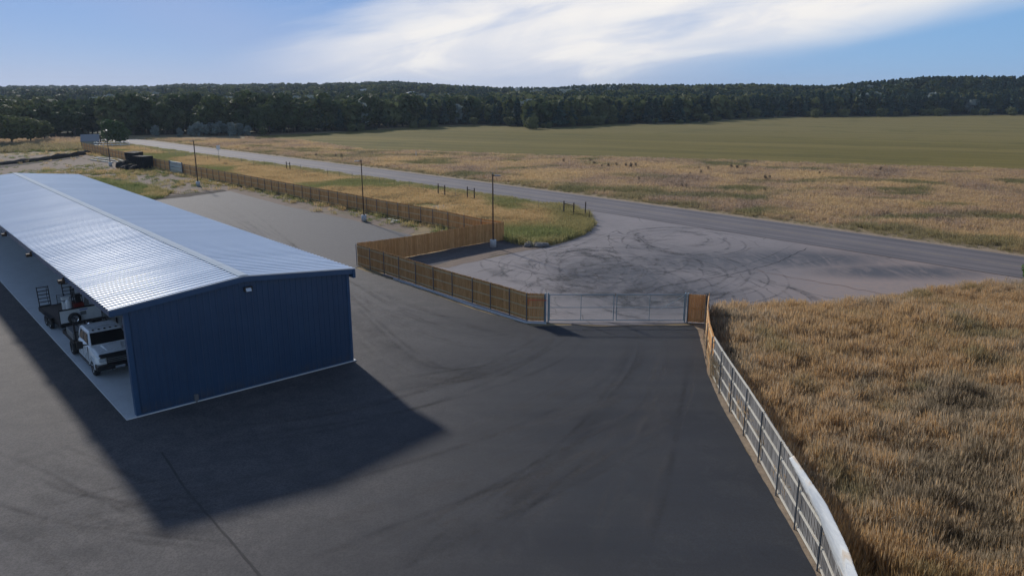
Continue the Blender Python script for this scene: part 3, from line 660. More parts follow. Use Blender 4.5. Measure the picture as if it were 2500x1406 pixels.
# ------------------------------------------------------------------ STORAGE BUILDING
M_RIDGE = simple('ridge_flashing', (0.40,0.46,0.52), .9, 0, .08, 2, spec=.05)
def roofz(x): return HE+(HR-HE)*(1-abs(x-BW/2)/(BW/2+.32))
bld = empty('storage_building', (*P0, 0.03), TH, 'long navy metal storage building with a bare metal gable roof and one side open', 'building')
def building():
    o = MB().box(-.22, BW+.2, -.10, BL+.2, -.1, .06).build('floor_slab', M_SLAB, bld, bevel=.01)
    # roof: ribs run from eave to ridge
    mb = MB(); xs = [-.34, BW/2, BW+.34]; per = .42; ylist = []
    y = -.18
    while y < BL+.2:
        for dy, dz in ((0, 0), (.20, 0), (.235, .046), (.385, .046)): ylist.append((y+dy, dz))
        y += per
    ylist.append((y, 0))
    nseg = 10
    for (xa, xb) in ((xs[0], xs[1]), (xs[1], xs[2])):
        vs = []
        for (yy, dz) in ylist:
            for i in range(nseg+1):
                x = xa+(xb-xa)*i/nseg
                vs.append((x, yy, roofz(x)+dz+.05+.0012*math.sin(x*2.1+yy*.35)))
        k = nseg+1
        mb.add(vs, [(j*k+i, j*k+i+1, (j+1)*k+i+1, (j+1)*k+i) for j in range(len(ylist)-1) for i in range(nseg)])
    rf = mb.build('roof', M_ROOF, bld)
    mb = MB(); c = BW/2; zc_ = roofz(c)+.05
    for i in range(21):
        y0 = -.19+i*3.02; y1 = min(y0+3.01, BL+.22)
        for s_ in (-1, 1):
            a, b = (c, c+s_*.24); dz = (i % 2)*.004
            P = [(a, y0, zc_+.075+dz), (b, y0, zc_+.052+dz), (b, y1, zc_+.052+dz), (a, y1, zc_+.075+dz)]
            mb.add(P, [(0,1,2,3) if s_ > 0 else (3,2,1,0)])
            P = [(b, y0, zc_+.052+dz), (b, y0, zc_+.02), (b, y1, zc_+.02), (b, y1, zc_+.052+dz)]
            mb.add(P, [(0,1,2,3) if s_ > 0 else (3,2,1,0)])
    mb.build('ridge_cap', M_RIDGE, rf)
    # underside liner
    mb = MB()
    for xa, xb in ((-.30, BW/2), (BW/2, BW+.3)):
        mb.add([(xa,-.1,roofz(xa)-.06),(xb,-.1,roofz(xb)-.06),(xb,BL+.1,roofz(xb)-.06),(xa,BL+.1,roofz(xa)-.06)], [(3,2,1,0)])
    mb.build('ceiling_liner', M_INNER, bld)
    # ribbed walls
    def wall(nm, along, length, fix, outn, zt, m, z0=.06, x0=0.0):
        mb = MB(); u = x0; prof = []
        while u < length-.01:
            for du, dd in ((0, 0), (.22, 0), (.238, .028), (.29, .028), (.305, 0)):
                if u+du < length: prof.append((u+du, dd))
            u += .305
        prof.append((length, 0)); vs = []
        for (uu, dd) in prof:
            for z in (z0, zt(uu)):
                vs.append((uu, fix+outn*dd, z) if along == 'x' else (fix+outn*dd, uu, z))
        fs = [(2*i, 2*i+2, 2*i+3, 2*i+1) for i in range(len(prof)-1)]
        if (along == 'x') != (outn < 0): fs = [f[::-1] for f in fs]
        mb.add(vs, fs); return mb.build(nm, m, bld)
    gz = lambda x: roofz(x)-.03
    we = wall('end_wall', 'x', BW, 0.0, -1, gz, M_NAVY, x0=.28)
    wf = wall('end_wall', 'x', BW, BL, 1, gz, M_NAVY)
    wr = wall('side_wall', 'y', BL, BW, 1, lambda u: HE-.05, M_NAVY)
    MB().box(.32, BW-.02, .06, .10, .07, HE-.1).build('wall_liner', M_INNER, we)
    MB().box(.02, BW-.02, BL-.1, BL-.06, .07, HE-.1).build('wall_liner', M_INNER, wf)
    MB().box(BW-.12, BW-.08, .12, BL-.12, .07, HE-.1).build('wall_liner', M_INNER, wr)
    # trims
    for yy0, yy1 in ((-.20, -.045), (BL+.05, BL+.2)):
        mb = MB()
        for xa, xb in ((-.36, BW/2), (BW/2, BW+.36)):
            a0, b0 = roofz(xa), roofz(xb)
            mb.hexa([(xa,yy0,a0-.24),(xb,yy0,b0-.24),(xb,yy1,b0-.24),(xa,yy1,a0-.24),(xa,yy0,a0+.035),(xb,yy0,b0+.035),(xb,yy1,b0+.035),(xa,yy1,a0+.035)])
        mb.build('rake_trim', M_NAVYT, bld)
    mb = MB()
    for xa, xb in ((-.37, BW/2), (BW/2, BW+.37)):
        a0, b0 = roofz(xa), roofz(xb); yy0, yy1 = -.215, -.14
        mb.hexa([(xa,yy0,a0+.036),(xb,yy0,b0+.036),(xb,yy1,b0+.036),(xa,yy1,a0+.036),(xa,yy0,a0+.10),(xb,yy0,b0+.10),(xb,yy1,b0+.10),(xa,yy1,a0+.10)])
    mb.build('drip_edge', M_ROOF, rf)
    MB().box(BW+.20, BW+.36, -.24, BL+.15, HE-.46, HE-.02).build('gutter', M_NAVYT, bld, bevel=.01)
    MB().box(-.30, .235, -.04, BL, HE-.30, HE-.02).build('eave_header', M_NAVYT, bld)
    MB().box(.24, .46, -.050, .05, .06, HE-.06).box(.24, .32, .052, .26, .06, HE-.3).build('corner_trim', M_NAVYT, bld)
    MB().box(BW-.12, BW+.05, -.048, .06, .06, HE-.06).build('corner_trim', M_NAVYT, bld)
    MB().box(.24, BW+.02, -.055, -.030, .062, .12).build('base_trim', M_NAVYT, bld)
    # frames
    for i in range(9):
        y = .35+i*(BL-.7)/8
        mb = MB().box(BW-.5, BW-.14, y-.1, y+.1, .06, HE-.2)
        mb.hexa([(.0,y-.1,HE-.42),(BW/2,y-.1,HR-.55),(BW/2,y+.1,HR-.55),(.0,y+.1,HE-.42),(.0,y-.1,HE-.12),(BW/2,y-.1,HR-.10),(BW/2,y+.1,HR-.10),(.0,y+.1,HE-.12)])
        mb.hexa([(BW/2,y-.1,HR-.55),(BW-.3,y-.1,HE-.6),(BW-.3,y+.1,HE-.6),(BW/2,y+.1,HR-.55),(BW/2,y-.1,HR-.10),(BW-.3,y-.1,HE-.12),(BW-.3,y+.1,HE-.12),(BW/2,y+.1,HR-.10)])
        mb.build('steel_frame', M_GREY, bld)
    for y in (8.9, 17.8, 26.8, 35.7, 44.6, 53.5):
        h = MB().box(-.62, -.31, y-.16, y+.16, HE-.40, HE-.22).box(-.40, -.31, y-.05, y+.05, HE-.22, HE-.1).build('eave_light', M_OLDW, bld, bevel=.01)
        MB().box(-.58, -.36, y-.12, y+.12, HE-.408, HE-.401).build('lens', M_GREY, h)
    # gable wall light
    x = 6.15; z = HR-.66
    h = MB()
    h.hexa([(x-0.173,-.20,z-0.122),(x+0.173,-.20,z-0.122),(x+0.173,-.029,z-0.122),(x-0.173,-.029,z-0.122),(x-0.173,-.10,z+0.086),(x+0.173,-.10,z+0.086),(x+0.173,-.029,z+0.086),(x-0.173,-.029,z+0.086)])
    h.box(x-0.223, x-0.173, -.13, -.03, z-0.108, z+0.101).box(x+0.173, x+0.223, -.13, -.03, z-0.108, z+0.101).box(x-0.223, x+0.223, -.15, -.03, z+0.087, z+0.122)
    h = h.build('wall_light', M_BLACK, bld)
    MB().hexa([(x-0.137,-.205,z-0.101),(x+0.137,-.205,z-0.101),(x+0.137,-.19,z-0.101),(x-0.137,-.19,z-0.101),(x-0.137,-.122,z+0.058),(x+0.137,-.122,z+0.058),(x+0.137,-.10,z+0.058),(x-0.137,-.10,z+0.058)]).build('lens', M_LAMP, h)
    # electrical stub box at the foot of the wall
    MB().box(2.95, 3.13, -.17, -.031, .14, .42).tube((3.04,-.1,-.02), (3.04,-.1,.14), .04).build('utility_box', M_GREY, bld, bevel=.01)
building()

# ------------------------------------------------------------------ FENCES
def fence(name, label, cat, pts, H, side, mp, mr, mpost, nrail=3, gap=.008, bay=2.44, group=None, zb=.05, cap=False, pw=.14, metal=True):
    root = empty(name, (pts[0][0], pts[0][1], 0), 0, label, cat, group); O = np.array(pts[0])
    def W2(p, z): return (p[0]-O[0], p[1]-O[1], z)
    posts = []; pk = MB(); r2 = random.Random(len(pts)*7+int(H*10))
    zr = [.28, H*.5, H-.22] if nrail == 3 else [.16, H*.36, H*.68, H-.05]
    rails = [MB() for _ in zr]
    for i in range(len(pts)-1):
        a = np.array(pts[i]); b = np.array(pts[i+1]); L = np.linalg.norm(b-a); d = (b-a)/L; nn = np.array([-d[1], d[0]])*side
        m = max(1, round(L/bay))
        for k in range(m+1):
            if k == 0 and i > 0: continue
            posts.append(a+d*L*k/m+nn*.06)
        s_ = pw/2
        while s_ < L+pw*.45:
            c = a+d*s_+nn*(-.055+r2.uniform(-.005, .005)); h = H+r2.uniform(-.018, .018); w_ = pw/2-gap/2; t = .010
            z0 = zb+r2.uniform(-.01, .02); q = []
            for (uu, z) in ((-w_, z0), (w_, z0), (w_, h-.04), (w_*.62, h), (-w_*.62, h), (-w_, h-.04)):
                for tt in (-t, t): q.append(W2(c+d*uu+nn*tt, z))
            fr = [0,2,4,6,8,10]; bk = [1,3,5,7,9,11]
            pk.add(q, [fr[::-1], bk]+[(fr[j], fr[(j+1) % 6], bk[(j+1) % 6], bk[j]) for j in range(6)])
            s_ += pw
        for rr, z in zip(rails, zr):
            for k in range(m):
                jz = r2.uniform(-.02, .02)
                pa = a+d*(L*k/m+.005)+nn*(-.02); pb = a+d*(L*(k+1)/m-.005)+nn*(-.02)
                rr.bar(W2(pa, z+jz), W2(pb, z+jz+r2.uniform(-.012,.012)), .042, .088)
    pk.build('pickets', mp, root)
    for rr in rails: rr.build('rail', mr, root)
    for j, p in enumerate(posts[:100]):
        x, y, _ = W2(p, 0); mb = MB()
        if metal: mb.tube((x,y,0), (x,y,H-.03), .032, n=8).lathe([(.036,H-.03),(.036,H),(.0,H+.015)], (x,y,0), 8)
        else: mb.box(x-.05, x+.05, y-.05, y+.05, 0, H)
        mb.build('post', mpost, root)
    return root
F1 = fence('wooden_fence', 'long cedar fence between the yard and the road, running back to the far left', 'fence',
      Gs([(203,368),(292,390),(372,410),(480,434),(600,458),(700,479),(850,509),(947,530),(1000,540),(1058,551.5),(1095,560)])+[(-3.2,78.6),(-1.0,76.9)], 1.95, -1, M_CEDAR, M_RAILW, M_POSTM)
F2 = fence('wooden_fence', 'cedar fence run showing its plain board side behind the white based lamp post', 'fence',
      [(-.85,76.7)]+Gs([(1165,596),(1080,612),(1000,627),(905,641),(876,645)]), 1.95, -1, M_CEDAR, M_RAILW, M_POSTM)
F3 = fence('wooden_fence', 'cedar fence run with dark metal posts leading diagonally to the left side of the gate', 'fence',
      Gs([(873,648.5),(976,682.6),(1060,711),(1106,726),(1155,741.5),(1245,769.6),(1287,784)])+[G(1329,786)], 1.95, -1, M_CEDAR, M_RAILW, M_POSTM)
F4 = fence('wooden_fence', 'short brown fence piece between the right gate post and the fence corner', 'fence',
      [G(1677,788), (12.85,48.25)], 1.98, -1, M_CEDAR, M_CEDAR, M_POSTM, bay=1.6)
F5 = fence('wooden_fence', 'warm orange sunlit fence run going from the corner beside the gate toward the viewer', 'fence',
      [(12.95,48.2),(12.05,45.0),(11.3,41.5),(10.9,38.9)], 2.15, -1, M_CEDAR, M_RAILW, M_POSTM, bay=2.4)
ep = [(10.85,38.7),(10.7,36.3),(10.6,34.0),(10.5,31.4),(10.38,28.9),(10.22,26.2),(10.1,23.9),(9.98,21.5),(9.62,19.1),(9.05,16.5)]
F6 = fence('picket_fence', 'grey weathered fence with pale rails between the asphalt and the tall dry grass', 'fence',
      ep, 2.30, -1, M_GREYW, M_PALEW, M_POSTM, nrail=4, gap=.055, bay=2.4, pw=.135)
# the pale sheeting thrown over the near end of that fence
def m_cloth(q):
    p = pos(q); a = q.noise(q.mapping(p, (0,0,0), (0,0,0), (2.2, .35, 1.5)), 1, 5, .6, .6)
    c = q.ramp(a, [(.35, (0.52,0.56,0.60)), (.5, (0.66,0.68,0.68)), (.6, (0.56,0.46,0.35)), (.72, (0.68,0.69,0.68))])
    d = q('ShaderNodeBsdfPrincipled', {'Base Color': c, 'Roughness': .75, 'Normal': q('ShaderNodeBump', {'Height': a, 'Strength': .8, 'Distance': .15}).outputs[0]}).outputs[0]
    t = q('ShaderNodeBsdfTranslucent', {0: c}).outputs[0]
    out(q, q('ShaderNodeMixShader', {0: .2, 1: d, 2: t}).outputs[0])
M_CLOTH = mat('pale_sheeting', m_cloth)
mb = MB(); path = resample(np.array([(10.15,24.9),(10.1,23.9),(9.98,21.5),(9.62,19.1),(9.05,16.5)]), 60); rings = []
for i, p in enumerate(path):
    t = i/59; g_ = min(1, t*1.5)**.9; low = 2.26-.55*g_; outw = .02+.01*g_; sag = .02+.14*g_
    w1 = (fbm(p[1]*2.3, 0.3, 4)-.5)*.14*g_
    ring = [(-.13-.05*g_+w1*.4, low), (-.12+w1*.5, (low+2.34)/2), (-.10+w1*.6, 2.31), (0, 2.36), (outw*.45, 2.385+.04*g_+w1*.3), (outw*.8+w1, 2.36-sag*.25), (outw+w1, 2.31-sag*.6), (outw+w1*.6-.05*g_, 2.27-sag), (outw*.9, 2.19-sag*1.25)]
    rings.append([(float(p[0])+dx, float(p[1]), float(z)) for dx, z in ring])
k = 9; vs = [q for r in rings for q in r]
mb.add(vs, [(j*k+i, j*k+i+1, (j+1)*k+i+1, (j+1)*k+i) for j in range(59) for i in range(k-1)], 0, True)
o = mb.build('fabric_sheet', M_CLOTH); tag(o, 'pale wrinkled sheeting draped over the near end of the weathered fence', 'sheet')
md = o.modifiers.new('thick', 'SOLIDIFY'); md.thickness = .012

# ------------------------------------------------------------------ GATE
gy = 48.55; M_WIRE = simple('chain_link_wire', (0.10,0.16,0.20), .6, .2, .1, 6)
gl = lambda px: G(px, 786)[0]
XA, XB, XC, XD = gl(1341), gl(1496.5), gl(1503.5), gl(1667)
def gate_leaf(x0, x1, hinge, label, brace):
    r = empty('gate_leaf', (x0, gy, 0), 0, label, 'gate', 'leaves of the chain-link double gate'); W = x1-x0; z0, z1 = .16, 1.93
    mb = MB()
    for a, b in (((0,0,z0),(W,0,z0)), ((0,0,z1),(W,0,z1)), ((0,0,z0-.02),(0,0,z1+.02)), ((W,0,z0-.02),(W,0,z1+.02))): mb.tube(a, b, .030, n=8)
    mb.build('frame', M_PIPE, r)
    MB().tube((0,0,(z0+z1)/2), (W,0,(z0+z1)/2), .022, n=8).build('middle_rail', M_PIPE, r)
    MB().tube((W*.49,0,z0), (W*.49,0,z1), .020, n=8).build('upright', M_PIPE, r)
    if brace:
        MB().tube((W,0.0,z1-.04), (W*.66,0.0,(z0+z1)/2-.1), .014, n=6).build('brace', M_PIPE, r)
    wires = MB(); s_ = .085; H_ = z1-z0; rad = .0019; nn = int((W+H_)/s_)
    for k in range(nn):
        for sg in (0, 1):
            u = k*s_; xa = u; za = 0
            if xa > W: za = xa-W; xa = W
            xb = u-H_; zb = H_
            if xb < 0: zb = H_+xb; xb = 0
            if zb <= za: continue
            if sg: xa, xb = W-xa, W-xb
            wires.tube((xa, (-1)**sg*.004, z0+za), (xb, (-1)**sg*.004, z0+zb), rad, n=3, caps=False)
    wires.build('wire_mesh', M_WIRE, r)
    xh = 0 if hinge == 'l' else W
    for z in (.35, 1.7): MB().tube((xh-(.1 if hinge == 'l' else -.1), -.0, z), (xh, -.0, z), .035, n=8).build('hinge', M_GALV, r)
    xl = W if hinge == 'l' else 0
    MB().box(xl-.07, xl+.07, -.05, .05, 1.02, 1.10).box(xl-.02, xl+.02, -.07, -.051, .95, 1.2).build('latch', M_GALV, r)
gate_leaf(XA, XB, 'l', 'left leaf of the chain-link double gate across the driveway', False)
gate_leaf(XC, XD, 'r', 'right leaf of the chain-link double gate, with a slanting brace', True)
for px, lb in ((1331.5, 'galvanised gate post against the end of the left wooden fence'), (1338, 'galvanised gate post carrying the left gate leaf'),
               (1669.5, 'galvanised gate post carrying the right gate leaf'), (1675.5, 'galvanised gate post against the short brown fence panel')):
    x = gl(px); mb = MB().tube((0,0,0), (0,0,2.0), .05, n=12).lathe([(.055,2.0),(.055,2.03),(.03,2.07),(0,2.08)], n=12)
    o = mb.build('gate_post', M_PIPE); o.location = (x, gy-.02 if 1333 < px < 1672 else gy-.08, 0); tag(o, lb, 'post')
mb = MB(); x0 = gl(1289); x1 = gl(1333)
mb.bar((0,0,1.62), (x1-x0,0,1.60), .035, .05).bar((0,0,1.62), (0.02,.0,1.3), .03, .05)
o = mb.build('red_bar', M_ORNG); o.location = (x0, gy-.22, 0); tag(o, 'thin red bar across the fence boards left of the gate', 'bar')

# ------------------------------------------------------------------ STREET LAMPS
def street_lamp(px, py, label, ang, hh=7.15):
    x, y = G(px, py); r = empty('street_lamp', (x, y, 0), ang, label, 'street lamp', 'tall thin parking lot lamps along the fence')
    MB().lathe([(0,0),(.31,0),(.31,.74),(.29,.77),(0,.78)], n=28).build('concrete_base', M_CONC, r)
    MB().lathe([(.15,.775),(.15,.80),(.10,.81),(.10,.86),(.07,.87)], n=16).build('base_plate', M_POLE, r)
    mb = MB(); s0, s1 = .066, .052
    mb.hexa([(-s0,-s0,.86),(s0,-s0,.86),(s0,s0,.86),(-s0,s0,.86),(-s1,-s1,hh),(s1,-s1,hh),(s1,s1,hh),(-s1,s1,hh)]); mb.build('pole', M_POLE, r)
    MB().box(.05, .20, -.03, .03, hh-.16, hh-.08).build('arm', M_POLE, r)
    hd = MB(); hd.hexa([(.18,-.16,hh-.16),(.78,-.16,hh-.16),(.78,.16,hh-.16),(.18,.16,hh-.16),(.20,-.11,hh-.05),(.76,-.13,hh-.09),(.76,.13,hh-.09),(.20,.11,hh-.05)])
    hd = hd.build('lamp_head', M_GREY, r)
    MB().box(.28, .74, -.13, .13, hh-.172, hh-.161).build('lens', M_LAMP, hd)
    MB().tube((0,0,hh), (0,0,hh+.14), .03, .045, n=10).build('photocell', M_GREY, r)
street_lamp(1204, 604, 'dark lamp post on a white base outside the fence, nearest the gate', 0.15)
street_lamp(889, 541, 'dark lamp post between asphalt and long fence, second from the gate', math.pi+.2)
street_lamp(484, 455, 'dark lamp post on a white base beside the far corner of the asphalt', math.pi-.5)
street_lamp(270, 406, 'farthest lamp post, standing between the pale timbers and the black bins', -.9)

# ------------------------------------------------------------------ WIRE FENCE + BRACES
wl = Gs([(330,366),(430,384),(535,396),(620,406),(700,416),(735,421),(800,431.5),(893,446),(1000,464),(1070,478),(1157,491),(1258,505),(1315,514),(1376,525),(1400,528.5),(1428,532)])
wr = empty('wire_fence', (*wl[0], 0), 0, 'low wire fence on thin steel posts along the near side of the road', 'fence')
pp = []
for a, b in zip(wl[:-1], wl[1:]):
    a = np.array(a); b = np.array(b); L = np.linalg.norm(b-a); m = max(1, round(L/4.2))
    for k in range(m): pp.append(a+(b-a)*k/m)
pp.append(np.array(wl[-1])); wires = MB(); o0 = np.array(wl[0])
for i, p in enumerate(pp):
    x, y = p-o0; lean = random.uniform(-.03, .03)
    MB().bar((x,y,0), (x+lean,y,1.35+random.uniform(-.06,.06)), .035, .05).build('post', M_OLDW if i % 5 == 0 else M_POSTM, wr)
for z in (.35, .65, .95, 1.2):
    for a, b in zip(pp[:-1], pp[1:]):
        m_ = (a+b)/2-o0; wires.tube((*(a-o0), z), (*m_, z-.015), .004, n=3, caps=False).tube((*m_, z-.015), (*(b-o0), z), .004, n=3, caps=False)
wires.build('wires', M_POSTM, wr)
def brace(a, b, label, h=1.75):
    a = np.array(G(*a)); b = np.array(G(*b)); r = empty('brace_posts', (*a, 0), 0, label, 'fence brace', 'old wooden brace posts in the roadside wire fence')
    d = b-a
    for p in ((0, 0), tuple(d)):
        MB().tube((*p, 0), (p[0]+.02, p[1], h+random.uniform(-.05,.08)), .085, .075, n=10).build('post', M_OLDW, r)
    MB().tube((0,0,h*.80), (*d, h*.80), .05, n=8).build('rail', M_OLDW, r)
brace((700,417), (708.5,418.5), 'farthest pair of brace posts in the wire fence')
brace((1070,478), (1086,482), 'brace posts in the wire fence just left of the gap before the nearest lamp post')
brace((1141,487), (1158,491), 'brace posts in the wire fence close to the right of the field opening')
brace((1376,524.5), (1400,530), 'nearest pair of brace posts, on the weedy corner by the apron')
o = MB().tube((0,0,0), (.03,0,1.9), .085, .07, n=10).build('fence_post', M_OLDW); o.location = (*G(1428.5,531), 0); tag(o, 'single old wooden post standing alone at the bend of the weedy corner', 'post')
o = MB().tube((0,0,0), (.12,0,1.2), .04, .035, n=8).build('fence_post', M_OLDW); o.location = (*G(1437,539), 0); tag(o, 'thin leaning stake right of the single wooden post', 'stake')

# ------------------------------------------------------------------ FAR YARD THINGS
x, y = G(536, 398)
r = empty('road_sign', (x, y, 0), .5, 'small white square road sign on a thin post beside the road', 'sign')
MB().box(-.03,.03,-.02,.02,0,3.6).build('post', M_GREY, r); MB().box(-.36,.36,-.045,-.022,2.7,3.6).build('sign_board', M_WHITEP, r)
x, y = G(1016, 385)
r = MB().box(-.06,.06,-.04,.04,0,1.5).build('marker_post', M_WHITEP); r.location = (x, y, 0); tag(r, 'thin white marker post at the edge of the green field', 'marker')
M_BIN = simple('matte_black_bin', (0.012,0.012,0.014), .9, 0, .2, 3, spec=.12)
def dumpster(px, py, rz, L, D, H, label, lid=True):
    x, y = G(px, py); r = empty('waste_container', (x, y, 0), rz, label, 'container', 'black containers by the far fence')
    mb = MB(); mb.hexa([(-L/2,-D/2+.15,.1),(L/2,-D/2+.15,.1),(L/2,D/2-.15,.1),(-L/2,D/2-.15,.1),(-L/2,-D/2,H),(L/2,-D/2,H),(L/2,D/2,H),(-L/2,D/2,H)])
    mb.build('bin_body', M_BIN, r, bevel=.04)
    for k in range(5):
        xx = -L/2+(k+.5)*L/5; MB().hexa([(xx-.05,-D/2+.07,.1),(xx+.05,-D/2+.07,.1),(xx+.05,-D/2+.149,.1),(xx-.05,-D/2+.149,.1),(xx-.05,-D/2-.09,H-.1),(xx+.05,-D/2-.09,H-.1),(xx+.05,-D/2-.001,H-.1),(xx-.05,-D/2-.001,H-.1)]).build('rib', M_BIN, r)
    if lid: MB().hexa([(-L/2-.04,-D/2-.04,H+.005),(L/2+.04,-D/2-.04,H+.005),(L/2+.04,D/2,H+.005),(-L/2-.04,D/2,H+.005),(-L/2-.04,-D/2-.04,H+.06),(L/2+.04,-D/2-.04,H+.06),(L/2+.04,D/2,H+.25),(-L/2-.04,D/2,H+.25)]).build('lid', M_BIN, r)
    for sx in (-1, 1):
        for sy in (-1, 1): MB().tube((sx*L*.4-.04,sy*D*.3,.06), (sx*L*.4+.04,sy*D*.3,.06), .06, n=10).build('wheel', M_TYRE, r)
HEAP = []
dumpster(352, 413, -.5, 3.0, 2.3, 2.5, 'taller square black container at the right end of the dark heap by the far fence', False)
dumpster(330, 401, -.6, 3.6, 2.0, 2.3, 'black container with a sloping lid, behind the dark heap at the far fence')
for k, (a, b) in enumerate([((222,392),(276,399)), ((228,388),(282,394)), ((236,385.5),(292,391)), ((288,392),(312,398)), ((282,397),(306,401))]):
    a = np.array(G(*a)); b = np.array(G(*b)); o = MB().bar((0,0,.18), (*(b-a), .18), .3, .22).build('timber', M_PALEW, bevel=.02); o.location = (*a, 0)
    tag(o, 'pale timber lying on the ground left of the black containers', 'timber', 'pale timbers on the ground by the far lamp post')
a = np.array(G(421, 421)); b = np.array(G(452, 427)); d = b-a
r = empty('metal_panel', (*a, 0), math.atan2(d[1], d[0]), 'pale grey panel standing against the long wooden fence left of the third lamp post', 'panel'); L = float(np.linalg.norm(d))
MB().box(0, L, -.35, -.30, .1, 2.15).build('sheet', M_GALV, r)
for z in (.5, 1.1, 1.75): MB().box(0, L, -.42, -.351, z, z+.09).build('rail', M_CHROME, r)
for xx in (0, L-.1): MB().box(xx, xx+.1, -.46, -.29, 0, 2.25).build('post', M_POSTM, r)
# low shelter at the bend of the road
x, y = G(222, 357)
r = empty('shelter', (x, y, 0), .45, 'small shelter with a pale sloping roof at the far end of the wooden fence', 'shelter')
MB().hexa([(-2.8,-2,1.3),(2.8,-2,1.3),(2.8,2,3.1),(-2.8,2,3.1),(-2.8,-2,1.4),(2.8,-2,1.4),(2.8,2,3.2),(-2.8,2,3.2)]).build('roof', M_GREY, r); r.scale = (.8, .8, .95)
MB().box(-2.6,2.6,1.6,1.7,0,2.9).box(-2.6,-2.5,-1.6,1.6,0,1.3).build('wall', M_GALV, r)
for xx in (-2.5, 2.5): MB().box(xx-.1, xx+.1, -1.9, -1.7, 0, 1.32).build('post', M_OLDW, r)
MB().box(2.9,3.3,-1.2,-.8,0,3.2).build('pillar', M_BLACK, r)
x, y = G(232, 362)
r = empty('pipe_rail', (x, y, 0), .32, 'pale blue pipe railing in front of the round green bush', 'railing')
for z in (1.35, .75): MB().tube((0,0,z), (8.2,0,z), .085, n=10).build('rail', M_GALV, r)
for k in range(5): MB().tube((k*2.04,0,0), (k*2.04,0,1.42), .07, n=10).build('post', M_GALV, r)

# ------------------------------------------------------------------ ROCKS
def rock_mesh(nm, m, seed, fl=1.0):
    bm = bmesh.new(); bmesh.ops.create_icosphere(bm, subdivisions=2, radius=1)
    for v in bm.verts:
        q = fbm(v.co.x*1.3+9+seed, v.co.y*1.3+v.co.z*1.7+9, seed); v.co *= .7+float(q)*.6; v.co.z *= fl
    me = bpy.data.meshes.new(nm); bm.to_mesh(me); bm.free(); me.materials.append(m); return me
RK = [rock_mesh('rock', M_ROCK, s_, .65) for s_ in range(4)]; PS = [rock_mesh('slab_stone', M_PALER, s_+9, .25) for s_ in range(2)]
def rocks(nm, meshes, pl_, label, cat, group, smin, smax):
    for i, (x, y, z) in enumerate(pl_):
        o = bpy.data.objects.new(nm, meshes[i % len(meshes)]); COL.objects.link(o); s_ = random.uniform(smin, smax)
        o.location = (x, y, z+s_*.25); o.scale = (s_, s_*random.uniform(.7,1), s_*random.uniform(.7,1.1)); o.rotation_euler = (0, 0, random.uniform(0, 6)); tag(o, label, cat, group)
BG = [rock_mesh('wrapped_bale', M_BIN, 30+k, .8) for k in range(2)]
rocks('wrapped_bale', BG, [(*G(x, y), 0) for x, y in ((298,411),(308,415),(320,416),(306,404),(330,418))], 'black wrapped bale in the low dark heap between the timbers and the square container', 'bale', 'black wrapped bales in the heap', .95, 1.35)
rocks('rock', RK, [(13.35+random.uniform(-.1,.45), 48.0-k*.28+random.uniform(-.2,.2), random.choice((0,0,.2,.4))) for k in range(13)], 'dark broken stone in the pile behind the corner of the fence right of the gate', 'rock', 'stone pile by the right fence corner', .16, .32)
rocks('rock', RK, [(*G(1280+random.uniform(0,55), 592+random.uniform(0,12)), 0) for k in range(7)], 'grey stone half hidden in the weeds between the nearest lamp post and the apron', 'rock', 'stones in the weeds by the apron', .35, .7)
rocks('flat_stone', PS, [(*G(x, y), 0) for x, y in ((953,537),(962,541),(970,541),(958,545))], 'pale flat stone lying at the foot of the fence right of the second lamp post', 'stone', 'pale flat stones by the fence', .25, .5)
rocks('flat_stone', PS, [(*G(x, y), 0) for x, y in ((496,439),(515,444),(523,449),(533,449),(547,453),(512,439))], 'pale flat stone in the green weeds right of the third lamp post', 'stone', 'pale stones in the weeds', .2, .5)

